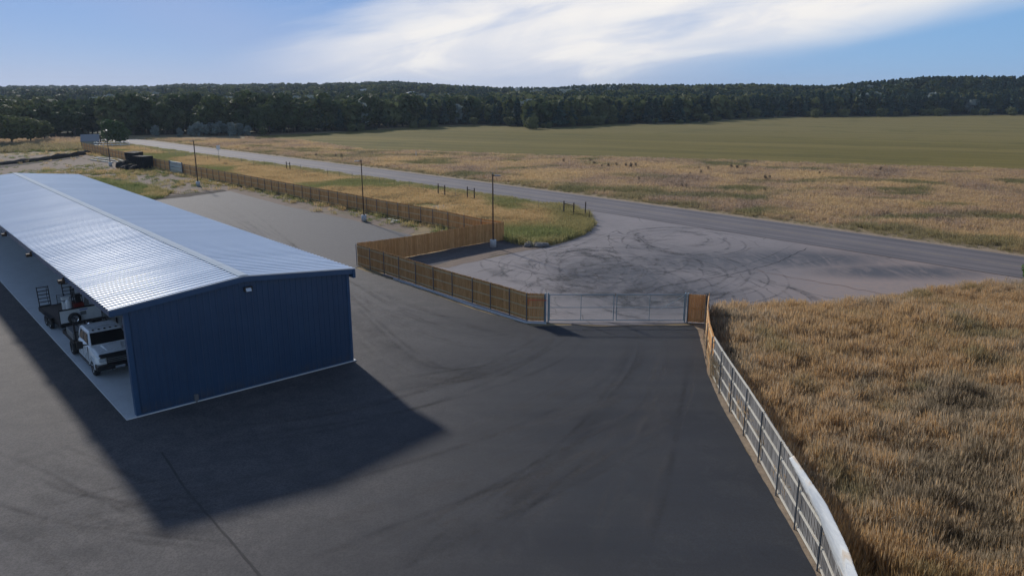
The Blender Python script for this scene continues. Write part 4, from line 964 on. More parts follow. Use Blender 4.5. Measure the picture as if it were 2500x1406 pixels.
# ------------------------------------------------------------------ PICKUP TRUCK
def wheel(parent, x, y, R=.40, Wd=.26, name='wheel', rim=M_CHROME, s_=1, dual=False):
    w_ = empty(name, (x, y, R)); w_.parent = parent
    h = Wd/2
    MB().lathe([(R*.58,-h),(R*.9,-h),(R,-h*.7),(R,h*.7),(R*.9,h),(R*.58,h)], axis='X', n=28).build('tyre', M_TYRE, w_)
    mb = MB().lathe([(R*.6,-h*.9),(R*.6,h*.9)], axis='X', n=24)
    for sg in (-1, 1):
        mb.lathe([(R*.6,sg*h*.85),(R*.5,sg*h*.6),(R*.2,sg*h*.7),(0,sg*h*.75)], axis='X', n=24)
    mb.build('rim', rim, w_)
    return w_
def truck():
    t = empty('pickup_truck', (*LB(1.20, 6.05), .09), TH, 'white crew cab flatbed truck parked nose out under the open side of the building', 'truck')
    t.scale = (1.12, 1.10, 1.08)
    # body: rings along y. (y, halfwidth low, halfwidth top, z0, z_belt)
    def ring(y, w0, w1, z0, z1, rr=.12):
        return [(-w0,y,z0),(-w0*1.0,y,(z0+z1)/2),(-w1,y,z1-rr),(-w1+rr,y,z1),(-.35,y,z1+.035),(.35,y,z1+.035),(w1-rr,y,z1),(w1,y,z1-rr),(w0,y,(z0+z1)/2),(w0,y,z0)]
    mb = MB()
    mb.loft([ring(.20,.80,.72,.55,1.04),ring(.30,.92,.84,.5,1.14),ring(.55,.98,.91,.48,1.21),ring(.95,1.0,.93,.48,1.27),ring(1.35,1.0,.94,.46,1.32),ring(1.55,.98,.94,.44,1.36),ring(3.75,.98,.94,.44,1.36),ring(3.85,.95,.90,.5,1.33)], 0, False)
    body = mb.build('body', M_WHITEP, t, bevel=.07)
    # hood bulge
    MB().hexa([(-.40,.5,1.20),(.40,.5,1.20),(.50,1.4,1.34),(-.50,1.4,1.34),(-.33,.62,1.265),(.33,.62,1.265),(.42,1.3,1.405),(-.42,1.3,1.405)]).build('hood_bulge', M_WHITEP, t, bevel=.02)
    # greenhouse
    def gr(z, y0, y1, w0, w1): return [(-w0,y0,z),(w0,y0,z),(w1,y1,z),(-w1,y1,z)]
    cab = MB().loft([gr(1.35,1.42,3.84,.90,.90), gr(1.62,1.76,3.82,.84,.86), gr(1.90,2.10,3.76,.77,.79), gr(1.965,2.24,3.66,.70,.72)]).build('cab_roof', M_WHITEP, t, bevel=.06)
    def pane(nm, q, off):
        q = [Vector(p) for p in q]; nn = (q[1]-q[0]).cross(q[3]-q[0]).normalized()*off
        b = [p-nn*.3 for p in q]; f = [p+nn for p in q]
        MB().hexa(b+f).build(nm, M_GLASS, t)
    pane('windshield', [(-.82,1.50,1.40),(.82,1.50,1.40),(.72,2.05,1.87),(-.72,2.05,1.87)], .02)
    for s_ in (-1, 1):
        for (ya, yb, yc, yd) in ((1.85,2.66,2.64,2.20), (2.78,3.50,3.46,2.78)):
            q = [(s_*.885,ya,1.42),(s_*.885,yb,1.42),(s_*.785,yc,1.84),(s_*.785,yd,1.84)]
            if s_ < 0: q = q[::-1]
            pane('side_window', q, .035)
        MB().box(*sorted((s_*.955, s_*.985)), 2.70, 2.715, .6, 1.34).box(*sorted((s_*.955, s_*.985)), 1.70, 1.715, .6, 1.34).build('door_seam', M_BLACK, t)
        for y in (2.52, 3.42): MB().box(*sorted((s_*.98, s_*1.02)), y, y+.16, 1.14, 1.18).build('door_handle', M_BLACK, t)
        m_ = MB().box(*sorted((s_*1.16, s_*1.42)), 1.68, 1.78, 1.28, 1.66).build('side_mirror', M_BLACK, t, bevel=.03)
        MB().bar((s_*.9,1.75,1.42), (s_*1.2,1.73,1.45), .05).build('arm', M_BLACK, m_)
        MB().box(*sorted((s_*.54, s_*.84)), .16, .30, .86, 1.04).build('headlight', M_LAMP, t, bevel=.02)
        fl_ = MB(); rings = []
        for k in range(9):
            a = math.pi*k/8; cy, cz = .98, .46; r0, r1 = .47, .56
            for rr_ in (r0, r1): pass
            rings.append([(s_*.93,cy+r0*math.cos(a),cz+r0*math.sin(a)),(s_*1.03,cy+r0*math.cos(a),cz+r0*math.sin(a)),(s_*1.02,cy+r1*math.cos(a),cz+r1*math.sin(a)),(s_*.93,cy+r1*math.cos(a),cz+r1*math.sin(a))])
        fl_.loft(rings).build('fender_flare', M_WHITEP, t)
        MB().box(*sorted((s_*.86, s_*1.02)), 1.6, 3.8, .34, .42).build('running_board', M_BLACK, t, bevel=.02)
    for x in (-.52,-.26,0,.26,.52): MB().hexa([(x-.05,2.16,1.955),(x+.05,2.16,1.955),(x+.05,2.32,1.97),(x-.05,2.32,1.97),(x-.03,2.20,2.0),(x+.03,2.20,2.0),(x+.03,2.30,2.0),(x-.03,2.30,2.0)]).build('marker_light', M_BLACK, t)
    gl_ = MB().box(-.52,.52,.14,.26,.70,1.05).build('grille', M_BLACK, t, bevel=.02)
    for z in (.80,.89,.98): MB().box(-.50,.50,.115,.139,z,z+.025).build('bar', M_GREY, gl_)
    MB().hexa([(-.78,.12,1.06),(.78,.12,1.06),(.82,.34,1.15),(-.82,.34,1.15),(-.76,.13,1.11),(.76,.13,1.11),(.78,.36,1.215),(-.78,.36,1.215)]).build('bug_deflector', M_BLACK, t, bevel=.01)
    MB().hexa([(-.98,.12,.42),(.98,.12,.42),(1.0,.5,.46),(-1.0,.5,.46),(-.96,-.02,.72),(.96,-.02,.72),(1.0,.5,.74),(-1.0,.5,.74)]).build('bumper', M_BLACK, t, bevel=.04)
    MB().box(-.22,.22,-.03,.05,.50,.62).tube((-.35,-.03,.45),(-.35,.1,.45),.03).tube((.35,-.03,.45),(.35,.1,.45),.03).build('tow_hooks', M_CHROME, t)
    for s_ in (-1, 1):
        wheel(t, s_*.88, .98); wheel(t, s_*.95, 5.1, Wd=.24); wheel(t, s_*.68, 5.1, Wd=.24)
    MB().box(-.45,.45,.4,6.3,.42,.62).build('chassis', M_BLACK, t)
    MB().box(-1.1,1.1,4.0,6.5,.95,1.03).build('flatbed_deck', M_DECK, t)
    MB().box(-1.12,-1.05,4.0,6.5,.88,1.08).box(1.05,1.12,4.0,6.5,.88,1.08).box(-1.12,1.12,6.5,6.56,.85,1.08).build('bed_rail', M_BLACK, t)
    mb = MB()
    for x in (-1.0,-.5,.5,1.0): mb.box(x-.04,x+.04,3.98,4.05,1.03,2.0)
    mb.box(-1.04,1.04,3.975,4.055,2.0,2.07).box(-1.04,1.04,3.98,4.05,1.5,1.55)
    mb.build('headache_rack', M_BLACK, t)
    for s_ in (-1, 1): MB().box(*sorted((s_*.62, s_*1.09)), 4.15, 5.6, 1.035, 1.45).build('tool_box', M_GREY if s_ < 0 else M_BLACK, t, bevel=.02)
    MB().tube((-.4,5.2,1.035),(-.4,5.2,1.55),.22,n=18).tube((.15,5.5,1.2),(.15,6.1,1.2),.165,n=16).build('tank', M_CHROME, t)
    MB().box(-.2,.5,4.3,4.9,1.035,1.5).tube((-.1,4.4,1.5),(-.1,4.4,1.8),.05).build('generator', M_GREY, t, bevel=.02)
truck()
o = MB().lathe([(.17,0),(.17,.03),(.13,.035),(.04,.62),(.03,.7),(0,.7)], n=16).build('traffic_cone', M_ORNG); o.location = (*LB(3.0,9.3), 1.0); 
o.location = (*LB(2.75, 11.0), 0.09); o.scale = (1.5, 1.5, 2.1); tag(o, 'orange tapered marker behind the white truck, beside the building wall', 'cone')

# ------------------------------------------------------------------ EQUIPMENT TRAILER
def trailer():
    t = empty('flatbed_trailer', (*LB(1.60, 16.4), .09), TH+.05, 'equipment trailer with a white front board, spare wheel and raised ladder ramps behind the truck', 'trailer')
    W = 1.17; L = 5.3
    MB().box(-W,W,0,L,.56,.64).build('deck', M_DECK, t)
    f = MB().box(-W-.04,-W,0,L,.42,.68).box(W,W+.04,0,L,.42,.68).box(-W,W,-.06,0,.40,.70).box(-W,W,L,L+.06,.42,.68)
    for y in (1.2,2.4,3.6): f.box(-W,W,y-.04,y+.04,.44,.56)
    f.build('frame', M_BLACK, t)
    fb = MB().box(-W-.02,W+.02,-.12,-.07,.70,1.50).build('front_board', M_WHITEP, t)
    MB().box(-W-.06,W+.06,-.14,-.04,1.50,1.57).box(-W-.06,-W-.02,-.13,-.05,.6,1.50).box(W+.02,W+.06,-.13,-.05,.6,1.50).box(-W,W,-.125,-.05,.66,.70).build('board_frame', M_BLACK, t)
    MB().box(-.05,.42,-.1265,-.1205,1.37,1.43).build('lettering', M_BLUE, fb)
    MB().box(-.02,.32,-.135,-.1205,1.06,1.29).build('plate', M_GREY, fb)
    w_ = wheel(t, 0, 0, .37, .22, 'spare_wheel'); w_.location = (-.42,-.26,.93); w_.rotation_euler = (0, 0, math.pi/2)
    tg = MB().bar((-.8,-.05,.5), (0,-1.4,.48), .09, .1).bar((.8,-.05,.5), (0,-1.4,.48), .09, .1).box(-.06,.06,-1.6,-1.3,.46,.58).build('tongue', M_BLACK, t)
    MB().tube((0,-1.15,.05),(0,-1.15,.9),.04).box(-.1,.1,-1.25,-1.05,.05,.08).build('jack', M_CHROME, t)
    for s_ in (-1, 1):
        for y in (1.75, 2.65): wheel(t, s_*(W+.16), y, .36, .22)
        MB().box(*sorted((s_*(W+.03), s_*(W+.31))),1.3,3.1,.76,.80).build('mudguard', M_BLACK, t)
        x0, x1 = (-1.1,-.42) if s_ < 0 else (.42,1.1); mb = MB()
        for xx in (x0,x1): mb.bar((xx,L+.08,.55),(xx,L+.22,2.0),.05,.07)
        for k in range(6):
            z = .70+k*.25; yy = L+.08+.14*(z-.55)/1.45; mb.bar((x0,yy,z),(x1,yy,z),.05,.045)
        mb.bar((x1-.1,L+.1,.7),(x1-.1,L+.4,1.3),.03).bar((x1-.1,L+.4,1.3),(x1-.1,L+.2,1.9),.03)
        mb.build('loading_ramp', M_BLACK, t)
trailer()
def washer():
    t = empty('pump_unit', (*LB(1.75, 18.4), .735), TH, 'dark red pump unit with a white tank and black cage standing on the trailer deck', 'machine')
    MB().box(-.6,.8,-.6,.6,0,.1).build('skid', M_BLACK, t)
    MB().box(-.15,.45,-.45,.35,.1,.78).build('engine_housing', M_RED, t, bevel=.03)
    MB().tube((-.42,-.3,.1),(-.42,-.3,.95),.18,n=18).lathe([(.18,.95),(.14,1.05),(.05,1.1),(0,1.1)],(-.42,-.3,0),18).build('tank', M_WHITEP, t)
    MB().box(-.7,-.3,.0,.45,.3,.85).box(-.72,-.28,.02,.43,1.0,1.2).build('filter_box', M_WHITEP, t, bevel=.03)
    mb = MB()
    for x in (-.1,.4):
        for y in (-.3,.3): mb.bar((x,y,.78),(x,y,1.75),.05)
    for z in (1.2,1.75): mb.bar((-.1,-.3,z),(.4,-.3,z),.05).bar((-.1,.3,z),(.4,.3,z),.05).bar((-.1,-.3,z),(-.1,.3,z),.05).bar((.4,-.3,z),(.4,.3,z),.05)
    mb.box(.05,.35,-.2,.2,.8,1.3).build('cage', M_BLACK, t)
    mb = MB()
    for k in range(6): mb.bar((-.9,.55,.75+k*.11),(-.45,.55,.75+k*.11),.02)
    mb.bar((-.9,.55,0),(-.9,.55,1.32),.03).bar((-.45,.55,0),(-.45,.55,1.32),.03).build('grille_rack', M_BLACK, t)
    MB().box(.52,.75,-.4,-.1,.1,.95).box(.53,.74,-.38,-.12,.97,1.2).build('control_box', M_GREY, t, bevel=.02)
washer()
o = MB().lathe([(.30,0),(.38,.05),(.38,.22),(.30,.42),(.12,.52),(0,.54)], n=20).build('red_drum', M_RED); o.location = (*LB(2.75,17.5), .735); tag(o, 'low dark red domed drum on the trailer, right of the pump unit', 'drum')

# low soil berm at the far left edge of the yard
bp = resample(np.array(Gs([(-300,412),(0,403),(100,393),(190,381),(210,377)])), 60); rings = []
for i, p in enumerate(bp):
    j = float(fbm(i*.4, 3, 9)); h = .5+.7*j; wd_ = 1.8+1.2*j
    rings.append([(p[0]+.1, p[1]-wd_, .0), (p[0], p[1]-wd_*.6, h*.75), (p[0], p[1], h), (p[0], p[1]+wd_*.7, h*.6), (p[0], p[1]+wd_*1.3, .0)])
mb = MB(); mb.loft(rings, 0, True, False); mb.build('soil_berm', M_DARKDIRT, kind='structure')
# ------------------------------------------------------------------ VEGETATION TEMPLATES
def hidden(me, name):       # template objects stay outside the scene; only their meshes are used
    o = bpy.data.objects.new(name, me); return o
def cards_mesh(name, P, Nn, S, mats, mi=None, asp=1.0, r=None):
    r = r or rng; k = len(P)
    up = r.normal(size=(k,3)); t1 = np.cross(Nn, up); t1 /= np.linalg.norm(t1, axis=1)[:,None]+1e-9
    t2 = np.cross(Nn, t1); S = S[:,None]
    j = lambda: (.75+.5*r.random((k,1)))
    a = P-t1*S*j()-t2*S*j()*asp*.6; b = P+t1*S*j()-t2*S*j()*asp; c = P+t1*S*j()*.7+t2*S*j()*asp; d = P-t1*S*j()+t2*S*j()*asp*.8
    V = np.stack([a,b,c,d], 1).reshape(-1,3)
    me = bpy.data.meshes.new(name); me.vertices.add(4*k); me.vertices.foreach_set('co', V.ravel())
    me.loops.add(4*k); me.loops.foreach_set('vertex_index', np.arange(4*k)); me.polygons.add(k); me.polygons.foreach_set('loop_start', np.arange(k)*4)
    for m in (mats if isinstance(mats, list) else [mats]): me.materials.append(m)
    me.update(); me.validate(); return me
def crown(name, m, seed, kind='round', ncard=700, size=.05, wide=.42):
    r = np.random.default_rng(seed); P = []; Nn = []; S = []
    if kind in ('round', 'bush', 'poplar'):
        nl = 15; cs = []
        for i in range(nl):
            a = r.uniform(0, 6.283); rr = wide*.62*math.sqrt(r.random()); z = {'round': r.uniform(.28,.84), 'bush': r.uniform(.16,.74), 'poplar': r.uniform(.2,.85)}[kind]
            sh_ = 1-.55*abs(z-.5)*2*.6
            cs.append((rr*math.cos(a)*sh_, rr*math.sin(a)*sh_, z, r.uniform(.13,.22)*(wide/.42)))
        for (x, y, z, R) in cs:
            k = ncard//nl; d = r.normal(size=(k,3)); d /= np.linalg.norm(d, axis=1)[:,None]
            rad = R*(.55+.5*r.random(k)**.5)
            p = d*rad[:,None]*np.array([1,1,.85])+np.array([x,y,z]); ok = p[:,2] > .02
            P.append(p[ok]); Nn.append((d+r.normal(size=(k,3))*.55)[ok]); S.append((size*(.6+.8*r.random(k)))[ok])
    else:                                   # pine / fir
        k = ncard; t = r.random(k)**.8; z = .12+.88*t
        prof = wide*(1-t)**.75*(.75+.35*np.sin(t*38+r.uniform(0,6)))
        a = r.uniform(0, 6.283, k); lob = 1+.25*np.sin(a*3+z*9+seed)
        rad = prof*lob*(.45+.6*r.random(k)**.5)+.01
        p = np.stack([rad*np.cos(a), rad*np.sin(a), z], 1); d = np.stack([np.cos(a)*.5, np.sin(a)*.5, np.ones(k)*.9], 1)
        P.append(p); Nn.append(d+r.normal(size=(k,3))*.45); S.append(size*(.55+.8*r.random(k))*(1.15-.6*t))
    P = np.concatenate(P); Nn = np.concatenate(Nn); Nn /= np.linalg.norm(Nn, axis=1)[:,None]; S = np.concatenate(S)
    return cards_mesh(name, P, Nn, S, m, r=r)
def trunk_mesh(name, seed, top=.62, r0=.028, limbs=6):
    r = random.Random(seed); mb = MB(); p = Vector((0,0,0)); prev = .028
    pts = [Vector((r.uniform(-.012,.012)*i, r.uniform(-.012,.012)*i, top*i/4)) for i in range(5)]
    for i in range(4): mb.tube(pts[i], pts[i+1], r0*(1-i*.2), r0*(1-(i+1)*.2), n=8, caps=False)
    for k in range(limbs):
        i = r.randint(1,3); a = r.uniform(0,6.28); q = pts[i].lerp(pts[i+1], r.random()); l = r.uniform(.14,.25)
        mb.tube(q, q+Vector((math.cos(a)*l, math.sin(a)*l, l*.9)), r0*.4, r0*.12, n=5, caps=False)
    return mb.mesh(name, M_BARK)
TR = [trunk_mesh('trunk', s_) for s_ in range(3)]; TRC = [trunk_mesh('trunk', 20, .9, .018, 3)]
def grass_mesh(name, m, seed, nb, rad, h0, h1, w, lean, head=0.0, segs=2):
    r = np.random.default_rng(seed); V = []; Fq = []; 
    for i in range(nb):
        a = r.uniform(0, 6.283); rr = rad*math.sqrt(r.random()); x, y = rr*math.cos(a), rr*math.sin(a)
        h = r.uniform(h0, h1); la = a+r.normal()*.9; l = abs(r.normal())*lean*h; ta = r.uniform(0, 3.14); wx, wy = math.cos(ta)*w/2, math.sin(ta)*w/2
        dx, dy = math.cos(la)*l, math.sin(la)*l; b = len(V)
        lv = [(0, 1.0), (.45, .9), (.78, .6 if not head else .7), (.88, head or .35), (1.0, .12)]
        for (t, ww) in lv:
            V.append((x+dx*t*t-wx*ww, y+dy*t*t-wy*ww, h*t*(1-.12*t*l/h))); V.append((x+dx*t*t+wx*ww, y+dy*t*t+wy*ww, h*t*(1-.12*t*l/h)))
        for j in range(len(lv)-1): Fq.append((b+2*j, b+2*j+1, b+2*j+3, b+2*j+2))
    me = bpy.data.meshes.new(name); me.from_pydata(V, [], Fq); me.materials.append(m); me.update(); return me
def scatter(name, XY, Z, scale, tint, templates, pick=None, zs=None, tilt=0.0, **kw):
    k = len(XY)
    me = bpy.data.meshes.new(name); me.vertices.add(k); co = np.zeros((k,3)); co[:,:2] = XY; co[:,2] = Z; me.vertices.foreach_set('co', co.ravel())
    def at_(nm, ty, arr, fld):
        a = me.attributes.new(nm, ty, 'POINT'); a.data.foreach_set(fld, np.ascontiguousarray(arr).ravel())
    rot = np.zeros((k,3)); rot[:,2] = rng.uniform(0, 6.283, k); rot[:,:2] = rng.normal(size=(k,2))*tilt
    at_('rot', 'FLOAT_VECTOR', rot, 'vector')
    sc = np.stack([scale, scale, scale*(zs if zs is not None else 1)], 1)
    at_('sca', 'FLOAT_VECTOR', sc, 'vector'); at_('tint', 'FLOAT', tint, 'value')
    at_('pick', 'INT', pick if pick is not None else rng.integers(0, len(templates), k), 'value')
    o = bpy.data.objects.new(name, me); COL.objects.link(o); tag(o, kind='stuff', **kw)
    ng = bpy.data.node_groups.new(name, 'GeometryNodeTree')
    ng.interface.new_socket('Geometry', in_out='INPUT', socket_type='NodeSocketGeometry'); ng.interface.new_socket('Geometry', in_out='OUTPUT', socket_type='NodeSocketGeometry')
    gi = ng.nodes.new('NodeGroupInput'); go = ng.nodes.new('NodeGroupOutput'); ip = ng.nodes.new('GeometryNodeInstanceOnPoints'); jn = ng.nodes.new('GeometryNodeJoinGeometry')
    for t in templates[::-1]:
        oi = ng.nodes.new('GeometryNodeObjectInfo'); oi.inputs['Object'].default_value = t; oi.inputs['As Instance'].default_value = True
        ng.links.new(oi.outputs['Geometry'], jn.inputs[0])
    def na(nm, ty):
        q = ng.nodes.new('GeometryNodeInputNamedAttribute'); q.data_type = ty; q.inputs[0].default_value = nm; return q.outputs[0]
    er = ng.nodes.new('FunctionNodeEulerToRotation'); ng.links.new(na('rot', 'FLOAT_VECTOR'), er.inputs[0])
    ng.links.new(gi.outputs[0], ip.inputs['Points']); ng.links.new(jn.outputs[0], ip.inputs['Instance']); ip.inputs['Pick Instance'].default_value = True
    ng.links.new(na('pick', 'INT'), ip.inputs['Instance Index']); ng.links.new(er.outputs[0], ip.inputs['Rotation']); ng.links.new(na('sca', 'FLOAT_VECTOR'), ip.inputs['Scale'])
    ng.links.new(ip.outputs[0], go.inputs[0])
    md = o.modifiers.new('scatter', 'NODES'); md.node_group = ng
    return o
def fillpoly(poly, dens, seed=0, mask=None):
    P = np.array([p[:2] for p in poly]); mn = P.min(0); mx = P.max(0); r = np.random.default_rng(seed)
    k = int((mx-mn).prod()*dens); X = r.uniform(mn, mx, (k,2)); ok = inpoly(X[:,0], X[:,1], poly)
    # only what this place could show: a generous wedge ahead of the viewpoint
    ok &= (np.abs(X[:,0]) < X[:,1]*.82+9)
    X = X[ok]
    if mask is not None: X = X[mask(X) > r.random(len(X))]
    return X
# ------------------------------------------------------------------ TALL DRY GRASS (right)
TALL = [hidden(grass_mesh('tall_grass_tuft', M_TALL, s_, 54, .26, .65, 1.3, .012, .13, head=1.9), 'tall_grass_tuft') for s_ in range(5)]
south_edge = [(13.6,48.3),(13.9,49.8)]+Gs([(1760,768),(1900,766),(2120,756),(2250,727),(2380,708),(2500,700),(2700,698)])
TGP = [(10.95,38.6),(11.7,43),(13.3,48.0)]+south_edge+[(75,58),(60,20),(12,8),(10.1,16),(10.35,21.5),(10.6,28.9),(10.85,34)]
sheet('grass_ground', TGP, 0.012, groundmat('thatch', [(0.055,0.047,0.030),(0.07,0.057,0.034),(0.042,0.036,0.024),(0.09,0.072,0.042)], scales=(.2,1,8)), kind='structure')
near = fillpoly(TGP, 17, 1, lambda X: np.clip(1.25-(X[:,1]-20)/60, .45, 1))
d = fbm(near[:,0]*.18, near[:,1]*.18, 3); d2 = fbm(near[:,0]*.9, near[:,1]*.9, 33); sc = (.45+.65*d+.6*d2)*(.8+.4*rng.random(len(near)))
edge = np.clip((near[:,1]-46)/6, 0, 1); sc *= 1-.35*edge
tint = np.clip((fbm(near[:,0]*.4, near[:,1]*.4, 8)-.62)*3, 0, .5)
scatter('tall_dry_grass', near, 0.01, sc, tint, TALL, tilt=.06)
# ------------------------------------------------------------------ WEEDS beyond the road
WEED = [hidden(grass_mesh('weed_tuft', M_WEED, 30+s_, 46, .55, .22, .55, .03, .35, head=1.2), 'weed_tuft') for s_ in range(4)]
BWP = [tuple(v) for v in (RC+NRM*(RWID+1.0))[8:]]+[(150,75),(210,128)]+[tuple(p) for p in fl[::-1]]+[(-80,232),(-112,236)]
def tr_mask(X): return np.clip(1.3-(X[:,1]-70)/190, .35, 1)*(.25+1.1*fbm(X[:,0]*.09, X[:,1]*.16, 21))
wd = fillpoly(BWP, 3.6, 2, tr_mask)
off = road_off(wd[:,0], wd[:,1])
gz_ = fbm(wd[:,0]*.12, wd[:,1]*.2, 13)
tint = np.clip((gz_-.60)*5, 0, .75); tint = np.maximum(tint, np.clip(1-(off-RWID-1)/2.2, 0, 1)*.8)
tint = np.maximum(tint, np.clip((fbm(wd[:,0]*.05+4, wd[:,1]*.12, 17)-.64)*6, 0, .6)*(off < 30))
scatter('dry_weeds', wd, 0.02, (.65+.7*fbm(wd[:,0]*.2, wd[:,1]*.2, 5))*np.clip(.35+(off-RWID-1)/4, .35, 1.1), tint, WEED, tilt=.12)
# ------------------------------------------------------------------ VERGE between the wooden fence and the road
VERG = [hidden(grass_mesh('verge_tuft', M_VERGE, 50+s_, 46, .5, .2, .5, .026, .4, head=1.1), 'verge_tuft') for s_ in range(4)]
fence_line = Gs([(203,366),(292,388),(372,407),(480,431),(600,455),(700,476),(850,506),(947,527),(1000,537),(1058,549),(1095,557)])+[(-3.0,78.9),(-.4,77.2)]
curve_in = Gs([(1232,584),(1260,594),(1300,603),(1350,596),(1395,584),(1428,568),(1443,554),(1443,541),(1432,526),(1405,510)])
VGP = fence_line+curve_in+[tuple(v) for v in (near_e-NRM*.5)[12:jx][::-1]]
sheet('verge_ground', [(p[0], p[1]) for p in VGP], 0.010, groundmat('verge_soil', [(0.25,0.185,0.085),(0.30,0.21,0.09),(0.16,0.14,0.06),(0.33,0.25,0.12)], green=(0.10,0.12,0.035), gs=.1, gth=(.5,.62)), kind='structure')
vg = fillpoly(VGP, 9, 3, lambda X: np.clip(1.3-(X[:,1]-75)/140, .3, 1)*(.4+.9*fbm(X[:,0]*.3, X[:,1]*.3, 31)))
gt = np.clip((fbm(vg[:,0]*.09, vg[:,1]*.09, 23)-.53)*8, 0, .85)
ci = np.array(curve_in); dc = np.min(np.hypot(vg[:,0][:,None]-ci[None,:,0], vg[:,1][:,None]-ci[None,:,1]), 1)
gt = np.maximum(gt, np.clip(1.5-dc/4.0, 0, .6)); offv = -road_off(vg[:,0], vg[:,1]); gt = np.maximum(gt, np.clip(1-(offv-RWID-.6)/3.5, 0, .6))
gp = np.array(G(1275,575)); gt = np.maximum(gt, np.clip(1.4-np.hypot((vg[:,0]-gp[0])*.7, vg[:,1]-gp[1])/6, 0, .95))
# pale gravel turn-out through the verge
go_ = np.clip(np.hypot((vg[:,0]-G(1040,508)[0])/6.5, (vg[:,1]-G(1040,508)[1])/4.5), 0, 2)
keep = rng.random(len(vg)) < np.clip(go_-.35, .12, 1); vg = vg[keep]; gt = gt[keep]; dc = dc[keep]
scatter('verge_grass', vg, 0.02, (.6+.7*fbm(vg[:,0]*.25, vg[:,1]*.25, 6))*(1+.5*np.clip(1-dc/5, 0, 1)), gt, VERG, tilt=.12)
sheet('gravel_turnout', Gs([(985,513),(1060,503),(1120,497),(1140,505),(1080,515),(1010,519)]), .026, M_GRAVEL, step=.6, amp=.5, kind='structure')
# ------------------------------------------------------------------ YARD weeds (inside the wooden fence) + green edge
GRN = [hidden(grass_mesh('green_tuft', M_GREENG, 70+s_, 40, .42, .10, .30, .03, .5), 'green_tuft') for s_ in range(3)]
fl2 = np.array(fence_line)
def near_fence(X):
    d = np.full(len(X), 99.)
    for a, b in zip(fl2[:-1], fl2[1:]):
        ab = b-a; t = np.clip(((X-a)@ab)/(ab@ab), 0, 1); d = np.minimum(d, np.hypot(*(X-(a+t[:,None]*ab)).T))
    return d
YP = fence_line+Gs([(1010,575),(850,534),(700,504),(560,466),(400,480),(300,470),(200,440),(0,430),(-300,430),(-300,385),(120,372)])
yd = fillpoly(YP, 5, 4, lambda X: np.clip(np.clip(1.15-near_fence(X)/3.0, 0, 1)*(.35+.9*(fbm(X[:,0]*.25, X[:,1]*.25, 41) > .45))
     +1.0*np.clip(1.3-np.hypot((X[:,0]+74)/16, (X[:,1]-138)/11), 0, 1)*(fbm(X[:,0]*.12, X[:,1]*.12, 43) > .42)
     +np.clip(1.2-np.hypot((X[:,0]-G(500,448)[0])/8, (X[:,1]-G(500,448)[1])/6), 0, 1)+.12*(fbm(X[:,0]*.15, X[:,1]*.15, 44) > .5), 0, 1)*.4)
scatter('yard_weeds', yd, 0.02, .6+.8*rng.random(len(yd)), np.clip((fbm(yd[:,0]*.1, yd[:,1]*.1, 45)-.4)*3, 0, 1), GRN+VERG[:2], tilt=.15)
gp2 = Gs([(185,433),(240,437),(330,450),(420,470),(395,484),(330,494),(250,468)])
g2 = fillpoly(gp2, 9, 5, lambda X: .2+.9*(fbm(X[:,0]*.3, X[:,1]*.3, 51) > .42))
scatter('yard_weeds_by_roof', g2, 0.02, .7+.8*rng.random(len(g2)), np.clip((fbm(g2[:,0]*.2, g2[:,1]*.2, 52)-.35)*2.5, 0, 1), GRN+VERG[:1], tilt=.15)
# far left rough ground
flp = Gs([(-300,384),(120,371),(205,367),(240,352),(200,340),(0,343),(-300,345)])
g3 = fillpoly(flp, 1.6, 6, lambda X: .5+.5*fbm(X[:,0]*.1, X[:,1]*.1, 61)); g3y = G(0,356)[1]
tt = np.clip((g3y-g3[:,1]+fbm(g3[:,0]*.08, g3[:,1]*.08, 62)*20)/14, 0, 1)
sheet('rough_ground', flp, .012, groundmat('rough_soil', [(0.07,0.06,0.035),(0.10,0.08,0.045),(0.05,0.045,0.03),(0.13,0.105,0.06)]), step=2, amp=1, kind='structure')
scatter('rough_weeds', g3, 0.02, 1.3+.9*rng.random(len(g3)), tt*.5, WEED[:2]+GRN[:2], tilt=.12)

# ------------------------------------------------------------------ INDIVIDUAL TREES AND SHRUBS
CR = {'dark': [crown('foliage', M_LEAF, 100+i, 'round', 1300, .042) for i in range(5)],
      'olive': [crown('foliage', M_LEAFO, 110+i, 'round', 1300, .042) for i in range(3)],
      'silver': [crown('foliage', M_LEAFS, 120+i, 'bush', 900, .045, .46) for i in range(3)],
      'pine': [crown('foliage', M_CONIF, 130+i, 'pine', 900, .045, .22) for i in range(4)],
      'green': [crown('foliage', M_GRNB, 140+i, 'bush', 2600, .028, .52) for i in range(2)],
      'scrub': [crown('foliage', M_LEAFO, 150+i, 'bush', 700, .05, .6) for i in range(3)],
      'bright': [crown('foliage', M_BRIGHT, 160, 'bush', 2200, .030, .5)],
      'weed': [crown('foliage', M_BROWNW, 170+i, 'poplar', 150, .04, .34) for i in range(4)]}
def tree(name, kind, x, y, h, label, cat, group=None, wide=1.0, z=None):
    r = empty(name, (x, y, float(th(x, y)) if z is None else z), random.uniform(0, 6.28), label, cat, group)
    r.scale = (h*wide, h*wide, h)
    o = bpy.data.objects.new('foliage', random.choice(CR[kind])); COL.objects.link(o); o.parent = r
    if kind != 'weed':
        o = bpy.data.objects.new('trunk', random.choice(TRC if kind == 'pine' else TR)); COL.objects.link(o); o.parent = r
        if kind in ('silver', 'green', 'bright', 'scrub'): o.scale = (.8, .8, .6)
    else:
        o = bpy.data.objects.new('stems', STEM); COL.objects.link(o); o.parent = r
mb = MB()
for k in range(7):
    a = k*.9; mb.tube((0,0,0), (.22*math.cos(a), .22*math.sin(a), .8), .02, .008, n=5, caps=False)
STEM = mb.mesh('stems', M_BROWNW)
def edge_pt(px, back):
    az = az_px(px); r = float(rear(az))+back; return (r*math.sin(az), r*math.cos(az))
